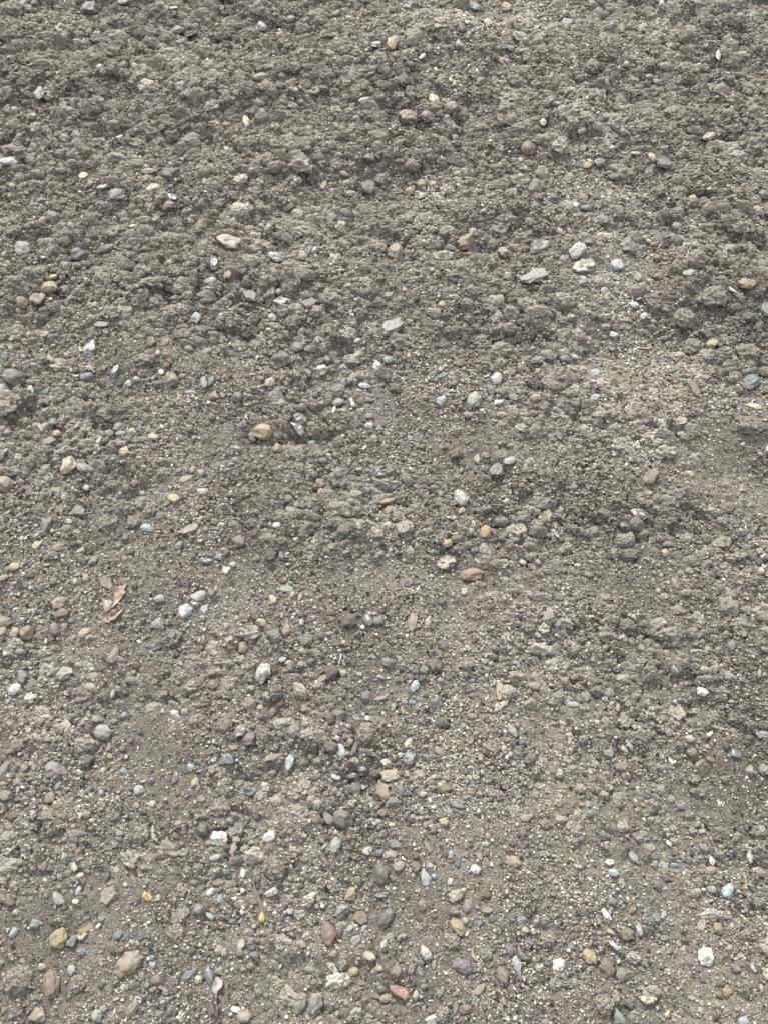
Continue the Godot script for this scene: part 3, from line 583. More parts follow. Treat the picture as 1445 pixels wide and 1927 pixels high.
	["stone", 866, 684, 17, 17, 0, "a", "X", "small brown angular stone above the olive grey egg stone"],
	["stone", 769, 1097, 18, 17, 0, "a", "D", "small dark grey angular stone above the upright beige oval"],
	["stone", 1339, 962, 18, 17, 30, "a", "L", "small pale grey angular stone below the lumpy yellowish pebble"],
	["stone", 1426, 1697, 21, 14, -20, "a", "G", "medium-sized grey angular stone right of the pale blue-green egg"],
	["stone", 388, 121, 19, 16, 0, "a", "L", "small pale grey angular stone right of the white round pebble on the upper slope"],
	["stone", 793, 369, 19, 16, 80, "a", "L", "small pale grey angular stone right of the dark grey wedge beside a blue bead"],
	["stone", 1109, 456, 19, 15, -10, "a", "N", "dark blue glassy lump, just above the large lumpy white stone"],
	["stone", 833, 707, 24, 12, 30, "a", "B", "medium-sized blue-grey angular stone above the olive grey egg stone"],
	["stone", 842, 1022, 20, 15, 30, "a", "Y", "medium-sized yellowish angular stone below the thin white needle"],
	["stone", 881, 781, 21, 14, -10, "a", "I", "medium-sized pinkish angular stone just below the olive grey egg stone"],
	["stone", 1320, 1840, 19, 15, -40, "a", "N", "small dark blue angular stone just below the bright white rough block"],
	["stone", 445, 1899, 22, 12, -20, "a", "W", "medium-sized white angular stone just below the ragged mauve leaf on a wet stem"],
	["stone", 298, 560, 21, 13, -20, "a", "C", "medium-sized cream angular stone below the dark oval beside the purple pebble"],
	["stone", 1120, 748, 21, 13, 10, "a", "P", "medium-sized pale bluish angular stone below the pale blue-grey triangle"],
	["stone", 767, 1400, 21, 13, 48, "a", "C", "medium-sized cream angular stone just above the sage green smooth stone"],
	["stone", 603, 693, 23, 12, 15, "a", "W", "medium-sized white angular stone right of the large charcoal stone with a pale neighbour"],
	["stone", 26, 1755, 19, 14, 75, "a", "P", "small pale bluish angular stone left of the large yellow-ochre stone"],
	["stone", 580, 701, 21, 12, -60, "a", "G", "medium-sized grey angular stone right of the large charcoal stone with a pale neighbour"],
	["stone", 1089, 1631, 21, 12, -25, "a", "E3", "medium-sized teal angular stone left of the pale teal oval"],
	["stone", 592, 473, 17, 15, 60, "a", "N", "small dark blue angular stone just right of the cream bean pebble"],
	["stone", 336, 887, 17, 15, 60, "a", "B", "small blue-grey angular stone above the yellow-cream oval"],
	["stone", 265, 1762, 17, 15, 60, "a", "N", "small dark blue angular stone just above the large grey-tan flattened oval"],
	["stone", 937, 757, 18, 15, -15, "a", "W", "small white angular stone just above the pinkish red oval"],
	["stone", 304, 972, 18, 15, 70, "a", "D", "small dark grey angular stone just above the bluish white bean under the mud lumps"],
	["stone", 1173, 988, 18, 15, 10, "a", "N", "small dark blue angular stone just below the grey glassy stone with white cracks"],
	["stone", 393, 1586, 18, 15, -40, "a", "T", "small tan angular stone just left of the bright white tooth-shaped stone"],
	["stone", 1218, 405, 19, 14, -15, "a", "W", "white chip beyond the blue glassy lump, above the grey triangular flat stone"],
	["stone", 140, 1631, 21, 12, -60, "a", "L", "medium-sized pale grey angular stone above the pale blue capsule pebble"],
	["stone", 1097, 279, 19, 13, 80, "a", "V", "small mauve-grey angular stone left of the cream oval with a blue bead"],
	["stone", 1096, 532, 19, 13, 10, "a", "E", "small teal angular stone just below the large lumpy white stone"],
	["stone", 434, 875, 19, 13, 10, "a", "N", "small dark blue angular stone above the cream square chip"],
	["stone", 985, 1008, 17, 15, 70, "a", "B", "small blue-grey angular stone below the beige-grey oval on the crumbly slope"],
	["stone", 427, 1074, 18, 14, 25, "a", "W", "small white angular stone just right of the dark blue crumbly glass lump"],
	["stone", 1146, 1624, 18, 14, -20, "a", "W", "small white angular stone just above the pale teal oval"],
	["stone", 1269, 1629, 21, 11, -12, "a", "U", "blue-teal flat glass chip, right of the pale mauve long pebble"],
	["stone", 857, 260, 16, 16, 0, "a", "V", "small mauve-grey angular stone below the cream heart-shaped pebble"],
	["stone", 1146, 170, 16, 16, 0, "a", "G", "small grey angular stone above the upright beige block"],
	["stone", 808, 92, 17, 14, 80, "a", "G", "small grey angular stone right of the tan egg with a pale cap"],
	["stone", 417, 988, 17, 14, 20, "a", "L", "small pale grey angular stone above the dark blue crumbly glass lump"],
	["stone", 24, 1412, 17, 14, 40, "a", "Y", "small yellowish angular stone left of the big mauve-grey jagged stone"],
	["stone", 152, 1036, 18, 13, 20, "a", "L", "small pale grey angular stone below the big brown mud lump"],
	["stone", 784, 917, 18, 13, 0, "a", "X", "small brown angular stone right of the orange splinter pebble"],
	["stone", 488, 1331, 18, 13, 15, "a", "C", "small cream angular stone left of the orange-yellow oval"],
	["stone", 413, 1828, 18, 13, 0, "a", "F", "small greenish grey angular stone just right of the glossy blue-grey pebble"],
	["stone", 9, 1901, 18, 13, 70, "a", "R", "small rusty red angular stone left of the large rusty-tan oval"],
	["stone", 1150, 656, 17, 14, -15, "a", "N", "small dark blue angular stone just below the bluish white box chip"],
	["stone", 714, 1823, 17, 14, -30, "a", "C", "small cream angular stone just below the cream bean with a dimple"],
	["stone", 1400, 227, 16, 15, 0, "a", "E", "small teal angular stone right of the cream flat flake"],
	["stone", 1059, 261, 18, 12, -40, "a", "E", "small teal angular stone left of the cream oval with a blue bead"],
	["stone", 398, 1267, 16, 14, 0, "a", "G", "small grey angular stone left of the large white mottled egg"],
	["stone", 452, 1793, 16, 14, 20, "a", "G", "small grey angular stone above the glossy blue-grey pebble"],
	["stone", 874, 1114, 17, 13, 50, "a", "L", "small pale grey angular stone just below the long rusty-brown oval"],
	["stone", 10, 669, 16, 14, 60, "a", "B", "small blue-grey angular stone just above the large round grey stone"],
	["stone", 722, 1776, 18, 12, 50, "a", "W", "small white angular stone just above the cream bean with a dimple"],
	["stone", 253, 911, 16, 13, 20, "a", "X", "small brown angular stone just right of the dark grey ball pebble"],
	["stone", 237, 1424, 16, 13, -40, "a", "K", "small black angular stone below the pale grey molar-shaped stone"],
	["stone", 1075, 1780, 16, 13, -40, "a", "B", "small blue-grey angular stone just left of the tan olive-edged stone"],
	["stone", 783, 1873, 18, 12, 70, "a", "C", "small cream angular stone just right of the rust-brown glossy shard"],
	["stone", 121, 1614, 18, 11, 80, "a", "L", "small pale grey angular stone above the pale blue capsule pebble"],
	["stone", 287, 1816, 16, 13, 70, "a", "P", "small pale bluish angular stone just right of the large grey-tan flattened oval"],
	["stone", 1409, 336, 17, 12, -60, "a", "E", "small teal angular stone below the cream flat flake"],
	["stone", 1082, 388, 15, 14, 0, "a", "W", "small white angular stone above the dark blue glassy lump"],
	["stone", 892, 1034, 15, 14, 0, "a", "G", "small grey angular stone just above the long rusty-brown oval"],
	["stone", 1021, 230, 15, 13, 60, "a", "W", "small white angular stone left of the upright beige block"],
	["stone", 1136, 584, 15, 13, 0, "a", "B", "small blue-grey angular stone above the bluish white box chip"],
	["stone", 1336, 1429, 18, 11, 0, "a", "G", "small grey angular stone above the pinkish heart-shaped lump"],
	["stone", 1026, 1923, 18, 11, 0, "a", "E", "small teal angular stone below the lavender white rounded stone"],
	["stone", 369, 1136, 16, 12, 30, "a", "W", "small white angular stone just below the layered whitish block"],
	["stone", 847, 1608, 17, 12, 60, "a", "P", "small pale bluish angular stone above the bright blue bead"],
	["stone", 415, 1691, 18, 11, 75, "a", "P", "small pale bluish angular stone left of the orange stalk with a seed"],
	["stone", 1440, 26, 17, 11, 80, "a", "E", "small teal angular stone above the deep blue glassy stone"],
	["stone", 572, 1333, 17, 11, 65, "a", "I", "small pinkish angular stone just below the rough cream-tan triangular stone"],
	["stone", 942, 47, 14, 14, 0, "a", "G", "tiny grey angular stone just left of the pale green angular stone"],
	["stone", 909, 397, 15, 13, 70, "a", "T", "small tan angular stone left of the dark blue-grey block"],
	["stone", 1428, 1036, 15, 13, 40, "a", "L", "small pale grey angular stone right of the grey oval in a dark hollow"],
	["stone", 658, 1748, 17, 11, 60, "a", "P", "small pale bluish angular stone just right of the brown slab with a red rim"],
	["stone", 284, 1215, 19, 10, 10, "a", "B", "small blue-grey angular stone right of the grey arrowhead-shaped stone"],
	["stone", 532, 1241, 16, 12, 50, "a", "P", "small pale bluish angular stone just above the large white mottled egg"],
	["stone", 703, 1237, 16, 12, -45, "a", "B", "small blue-grey angular stone below the dark sea-grey oval"],
	["stone", 544, 1773, 16, 12, -30, "a", "L", "small pale grey angular stone below the pale aqua pebble"],
	["stone", 1049, 1174, 15, 12, 10, "a", "U", "small blue angular stone above the pale grey lozenge on smooth soil"],
	["stone", 1113, 1603, 21, 8, 75, "a", "K", "medium-sized black angular stone above the pale teal oval"],
	["stone", 35, 1504, 16, 11, 10, "a", "D", "small dark grey angular stone just left of the rusty red sliver"],
	["stone", 672, 640, 15, 12, 15, "a", "W", "small white angular stone left of the large leaf-shaped flat stone"],
	["stone", 603, 924, 14, 12, 70, "a", "L", "tiny pale grey angular stone below the black glassy slag splinter"],
	["stone", 954, 518, 15, 12, 0, "a", "P", "small pale bluish angular stone just left of the long dirt-covered grey slab"],
	["stone", 1201, 562, 15, 12, 30, "a", "N", "small dark blue angular stone just above the pale bluish oval"],
	["stone", 1237, 1899, 15, 12, 60, "a", "N", "small dark blue angular stone just below the cream pebble with a grey band"],
	["stone", 1210, 594, 15, 11, 35, "a", "W", "small white angular stone just below the pale bluish oval"],
	["stone", 558, 1016, 14, 12, -20, "a", "C", "tiny cream angular stone above the cream egg pebble"],
	["stone", 284, 1469, 15, 11, 15, "a", "N", "small dark blue angular stone just above the light grey block chip"],
	["stone", 847, 1658, 15, 11, 50, "a", "W", "small white angular stone just above the yellow-cream jagged stone"],
	["stone", 685, 1747, 17, 10, 45, "a", "P", "small pale bluish angular stone just left of the slate leaf-shaped stone"],
	["stone", 1255, 1908, 15, 11, 40, "a", "C", "small cream angular stone just below the cream pebble with a grey band"],
	["stone", 429, 1293, 13, 12, 60, "a", "B", "tiny blue-grey angular stone left of the large white mottled egg"],
	["stone", 1120, 729, 14, 11, 70, "a", "B", "tiny blue-grey angular stone just below the pale blue-grey triangle"],
	["stone", 143, 1322, 13, 11, 15, "a", "E", "tiny teal angular stone below the broad pale grey flat stone"],
	["stone", 1007, 1537, 18, 8, -65, "a", "K", "small black angular stone above the yellow-tan oval"],
	["stone", 235, 554, 12, 12, 0, "a", "N", "tiny dark blue angular stone below the dark oval beside the purple pebble"],
	["stone", 1011, 699, 12, 12, 0, "a", "Y", "tiny yellowish angular stone right of the cream white teardrop"],
	["stone", 662, 1511, 13, 11, 60, "a", "C", "tiny cream angular stone just above the large dark dome stone"],
	["stone", 460, 1407, 15, 10, 0, "a", "E", "small teal angular stone just below the grey shard with a white edge"],
	["stone", 112, 138, 10, 14, 80, "a", "C", "tiny cream angular stone left of the white round pebble on the upper slope"],
	["stone", 853, 712, 14, 10, 80, "a", "N", "tiny dark blue angular stone above the olive grey egg stone"],
	["stone", 187, 846, 14, 10, 80, "a", "N", "tiny dark blue angular stone above the white wedge beside the cream nugget"],
	["stone", 568, 1225, 13, 11, 40, "a", "L", "tiny pale grey angular stone above the rough cream-tan triangular stone"],
	["stone", 1011, 1195, 15, 10, -20, "a", "L", "small pale grey angular stone above the tall tan finger stone"],
	["stone", 1334, 1381, 15, 10, 60, "a", "W", "small white angular stone just left of the thin pale stick-like sliver"],
	["stone", 691, 1352, 12, 11, 40, "a", "W", "tiny white angular stone just above the big crumbly tan clod"],
	["stone", 1258, 1587, 16, 9, -60, "a", "W", "small white angular stone above the blue-teal flat glass chip"],
	["stone", 435, 928, 13, 10, 70, "a", "F", "tiny greenish grey angular stone right of the cream square chip"],
	["stone", 712, 1546, 13, 10, 0, "a", "P", "tiny pale bluish angular stone above the white angular chip"],
	["stone", 1345, 1717, 15, 9, 60, "a", "C", "small cream angular stone just above the smooth tan ball pebble"],
	["stone", 143, 1697, 13, 10, 0, "a", "W", "tiny white angular stone just below the pale blue capsule pebble"],
	["stone", 832, 1621, 15, 9, 60, "a", "R", "small rusty red angular stone just above the bright blue bead"],
	["stone", 1109, 303, 12, 10, -20, "a", "C", "tiny cream angular stone left of the cream oval with a blue bead"],
	["stone", 266, 684, 12, 10, 0, "a", "L", "tiny pale grey angular stone above the bluish white bean"],
	["stone", 87, 738, 12, 10, 0, "a", "E", "tiny teal angular stone above the teal stone at the left"],
	["stone", 1229, 605, 12, 10, 0, "a", "C", "tiny cream angular stone below the pale bluish oval"],
	["stone", 909, 1102, 12, 10, 0, "a", "G", "tiny grey angular stone just below the long rusty-brown oval"],
	["stone", 173, 1260, 12, 10, 0, "a", "L", "tiny pale grey angular stone left of the grey arrowhead-shaped stone"],
	["stone", 1002, 1752, 12, 10, 60, "a", "C", "tiny cream angular stone above the black shiny curved fragment"],
	["stone", 249, 1773, 13, 10, 10, "a", "L", "tiny pale grey angular stone just above the large grey-tan flattened oval"],
	["stone", 878, 1757, 13, 10, 70, "a", "P", "tiny pale bluish angular stone just below the tan stone with a white end"],
	["stone", 712, 886, 12, 10, 10, "a", "U", "tiny blue angular stone above the orange splinter pebble"],
	["stone", 1341, 1735, 15, 8, 0, "a", "G", "small grey angular stone just above the smooth tan ball pebble"],
	["stone", 1116, 548, 13, 9, -50, "a", "E", "tiny teal angular stone below the smooth pale grey egg"],
	["stone", 43, 1808, 13, 9, 0, "a", "L", "tiny pale grey angular stone above the large rusty-tan oval"],
	["stone", 131, 981, 12, 9, -10, "a", "C", "tiny cream angular stone just below the brown stone with a teal face"],
	["stone", 1355, 1513, 13, 9, -20, "a", "W", "tiny white angular stone below the pinkish heart-shaped lump"],
	["stone", 484, 674, 13, 8, 70, "a", "P", "tiny pale bluish angular stone just left of the large charcoal stone with a pale neighbour"],
	["stone", 587, 842, 15, 7, 10, "a", "W", "small white angular stone just below the black glassy slag splinter"],
	["stone", 292, 1397, 12, 8, 15, "a", "V", "tiny mauve-grey angular stone below the bright white facetted block"],
	["stone", 35, 1485, 12, 7, 80, "a", "P", "tiny pale bluish angular stone just above the rusty red sliver"],
	["stone_chip", 1004, 518, 62, 28, 27, "f", "L", "long dirt-covered grey slab, just below the grey wedge slab with a pale top"],
	["stone_chip", 738, 613, 52, 31, 42, "f", "L", "large leaf-shaped flat stone, above the smooth pale blue bean"],
	["stone_chip", 204, 1683, 35, 30, 45, "f", "T", "big tan flat chip right of the pale blue capsule pebble"],
	["stone_chip", 719, 1488, 39, 27, -65, "f", "T", "big tan flat chip just below the large cream angular stone"],
	["stone_chip", 1018, 463, 46, 22, 18, "f", "G2", "grey wedge slab with a pale top, just above the long dirt-covered grey slab"],
	["stone_chip", 1222, 898, 41, 23, 35, "f", "X", "big brown flat chip above the grey glassy stone with white cracks"],
	["stone_chip", 753, 1866, 43, 21, -22, "f", "R4", "rust-brown glossy shard, just right of the small dark rust shard"],
	["stone_chip", 857, 1511, 43, 19, -18, "f", "N", "dark slate flat stone, just above the knobby yellow pebble"],
	["stone_chip", 356, 995, 39, 20, 22, "f", "T", "big tan flat chip below the yellow-cream oval"],
	["stone_chip", 472, 556, 32, 23, -35, "f", "G", "big grey flat chip left of the plum purple stone with a white vein"],
	["stone_chip", 202, 1097, 36, 20, -32, "f", "X", "brown flat stone by the oak leaf, just above the torn brown oak leaf"],
	["stone_chip", 679, 1726, 30, 23, -40, "f", "X", "big brown flat chip just right of the grey stone with a white edge"],
	["stone_chip", 1305, 729, 39, 17, -65, "f", "G", "elongated grey slab, below the yellowish ring-marked oval"],
	["stone_chip", 983, 1797, 35, 19, -42, "c", "K", "black shiny curved fragment, just above the blue-white tooth stone"],
	["stone_chip", 1249, 306, 32, 19, 18, "f", "B", "flat slate above the pale lump, left of the cream flat flake"],
	["stone_chip", 5, 1450, 39, 16, 65, "f", "G", "big grey flat chip above the rusty red sliver"],
	["stone_chip", 584, 570, 34, 16, 15, "f", "V", "big mauve-grey flat chip just right of the plum purple stone with a white vein"],
	["stone_chip", 629, 1825, 46, 12, -50, "s", "C", "long pale wedge splinter, just above the red-patched stone"],
	["stone_chip", 291, 1569, 43, 12, -68, "c", "C", "curved cream rim fragment, below the light grey block chip"],
	["stone_chip", 617, 1539, 30, 17, -50, "f", "V", "big mauve-grey flat chip just left of the large dark dome stone"],
	["stone_chip", 353, 1835, 31, 16, 30, "f", "B", "big blue-grey flat chip just left of the glossy blue-grey pebble"],
	["stone_chip", 743, 1589, 29, 17, -20, "f", "B", "big blue-grey flat chip just above the peach-tan oval"],
	["stone_chip", 114, 52, 28, 17, -50, "f", "G", "big grey flat chip above the white round pebble on the upper slope"],
	["stone_chip", 1170, 1442, 28, 17, 10, "f", "T", "big tan flat chip just below the cream tooth chip"],
	["stone_chip", 515, 1424, 37, 12, 20, "f", "T", "tan wedge slab, just left of the white speckled teardrop"],
	["stone_chip", 1236, 444, 29, 16, -50, "f", "D", "big dark grey flat chip just below the white chip beyond the blue glassy lump"],
	["stone_chip", 900, 1864, 33, 14, 36, "f", "T", "big tan flat chip just below the smooth dark violet-grey stone"],
	["stone_chip", 464, 228, 31, 14, -70, "s", "C", "cream fin-shaped sliver, just left of the bluish egg pebble"],
	["stone_chip", 351, 901, 29, 14, 30, "f", "T", "big tan flat chip just above the cream square chip"],
	["stone_chip", 541, 1109, 28, 14, 0, "f", "F", "big greenish grey flat chip just above the cream egg pebble"],
	["stone_chip", 93, 830, 26, 15, 15, "f", "G", "medium-sized grey flat chip just below the teal stone at the left"],
	["stone_chip", 163, 1748, 29, 12, 30, "f", "O", "big orange flat chip just above the black crystalline lump"],
	["stone_chip", 1332, 256, 27, 13, 22, "f", "C", "cream flat flake, right of the flat slate above the pale lump"],
	["stone_chip", 892, 1800, 29, 12, -62, "c", "H", "big ochre-tan curved fragment just above the smooth dark violet-grey stone"],
	["stone_chip", 606, 1277, 24, 14, 25, "f", "T", "medium-sized tan flat chip just right of the rough cream-tan triangular stone"],
	["stone_chip", 667, 1410, 30, 10, 70, "s", "X", "big brown thin splinter just right of the bluish oval with a cream end"],
	["stone_chip", 192, 610, 30, 9, 0, "f", "F", "big greenish grey flat chip just above the pale blue glassy chunk"],
	["stone_chip", 774, 1823, 21, 12, 75, "f", "G", "medium-sized grey flat chip above the small dark rust shard"],
	["stone_chip", 805, 1594, 26, 10, -62, "s", "V", "medium-sized mauve-grey thin splinter above the lavender-white triangular pebble"],
	["stone_chip", 790, 1830, 22, 12, -65, "f", "G", "medium-sized grey flat chip right of the small dark rust shard"],
	["stone_chip", 59, 1518, 33, 8, 30, "s", "R", "rusty red sliver, below the big mauve-grey jagged stone"],
	["stone_chip", 715, 1314, 27, 9, 14, "f", "I", "long pink splinter, above the big crumbly tan clod"],
	["stone_chip", 857, 1897, 25, 10, 70, "s", "B", "medium-sized blue-grey thin splinter below the smooth dark violet-grey stone"],
	["stone_chip", 705, 1873, 21, 11, -15, "f", "R2", "small dark rust shard, just left of the rust-brown glossy shard"],
	["stone_chip", 916, 1712, 21, 11, -5, "f", "T", "medium-sized tan flat chip right of the tan stone with a white end"],
	["stone_chip", 1421, 1147, 23, 10, 20, "s", "I", "medium-sized pinkish thin splinter right of the grey oval in a dark hollow"],
	["stone_chip", 1378, 546, 24, 9, -65, "c", "W", "white crescent fragment, just left of the smooth tan oval"],
	["stone_chip", 610, 348, 21, 10, 65, "s", "T", "medium-sized tan thin splinter left of the dark grey wedge beside a blue bead"],
	["stone_chip", 187, 828, 21, 10, 75, "s", "L", "medium-sized pale grey thin splinter left of the cream half-dome stone"],
	["stone_chip", 1350, 104, 23, 9, 75, "s", "N", "medium-sized dark blue thin splinter above the deep blue glassy stone"],
	["stone_chip", 427, 280, 17, 11, -50, "s", "L", "small pale grey thin splinter below the cream fin-shaped sliver"],
	["stone_chip", 663, 757, 23, 8, -75, "s", "W", "medium-sized white thin splinter just below the smooth pale blue bean"],
	["stone_chip", 861, 1462, 22, 8, -20, "s", "V", "medium-sized mauve-grey thin splinter just above the dark slate flat stone"],
	["stone_chip", 1423, 1636, 22, 8, 5, "s", "C", "medium-sized cream thin splinter just below the smooth white capsule pebble"],
	["stone_chip", 565, 1123, 19, 9, 78, "s", "T", "small tan thin splinter right of the cream egg pebble"],
	["stone_chip", 757, 1336, 21, 8, -62, "s", "O", "medium-sized orange thin splinter right of the long pink splinter"],
	["stone_chip", 643, 629, 18, 9, 50, "s", "X", "small brown thin splinter left of the large leaf-shaped flat stone"],
	["stone_chip", 958, 1289, 17, 9, 75, "s", "X", "small brown thin splinter just right of the tall tan finger stone"],
	["stone_chip", 95, 674, 17, 9, -30, "s", "F", "small greenish grey thin splinter below the orange pebble at the left side"],
	["stone_chip", 1352, 1370, 28, 5, -12, "s", "L", "thin pale stick-like sliver, above the dark teal lump"],
	["stone_chip", 1196, 288, 21, 6, 8, "s", "W", "medium-sized white thin splinter right of the cream oval with a blue bead"],
	["stone_chip", 21, 1800, 18, 7, -45, "s", "C", "small cream thin splinter left of the large rusty-tan oval"],
	["stone_chip", 629, 771, 17, 7, 80, "s", "W", "small white thin splinter right of the black glassy slag splinter"],
	["stone_chip", 1262, 1432, 15, 8, -60, "s", "W", "small white thin splinter above the pinkish heart-shaped lump"],
	["stone_chip", 1416, 1821, 15, 8, -60, "s", "W", "small white thin splinter above the amber orange pebble"],
	["stone_chip", 883, 1464, 14, 8, -55, "s", "C", "tiny cream thin splinter above the dark slate flat stone"],
	["stone_chip", 686, 842, 15, 8, 42, "s", "F", "small greenish grey thin splinter above the orange splinter pebble"],
	["stone_chip", 876, 1607, 14, 8, 30, "s", "R", "tiny rusty red thin splinter above the bright blue bead"],
	["stone_chip", 1357, 1038, 13, 8, -35, "s", "O", "tiny orange thin splinter right of the grey oval in a dark hollow"],
	["stone_chip", 279, 1431, 13, 8, -45, "s", "B", "tiny blue-grey thin splinter above the light grey block chip"],
	["stone_chip", 893, 1597, 16, 6, 32, "s", "R", "small rusty red thin splinter just above the white pocked ball"],
	["stone_chip", 185, 1743, 12, 8, 50, "s", "W", "tiny white thin splinter right of the black crystalline lump"],
	["stone_chip", 891, 984, 18, 5, -70, "s", "W", "thin white needle, just above the orange-tan egg stone"],
	["stone_chip", 464, 784, 14, 6, -60, "s", "W", "tiny white thin splinter just above the round tan half-muddy stone"],
	["stone_chip", 1185, 863, 13, 6, 80, "s", "N", "tiny dark blue thin splinter above the grey glassy stone with white cracks"],
	["stone_chip", 81, 483, 12, 6, -30, "s", "W", "tiny white thin splinter just right of the glossy pale grey egg stone"],
	["stone_chip", 87, 1206, 13, 6, -70, "s", "C", "tiny cream thin splinter just below the dark grey round pebble"],
	["stone_chip", 842, 509, 13, 5, -18, "s", "W", "tiny white thin splinter below the broad ochre stone"],
]

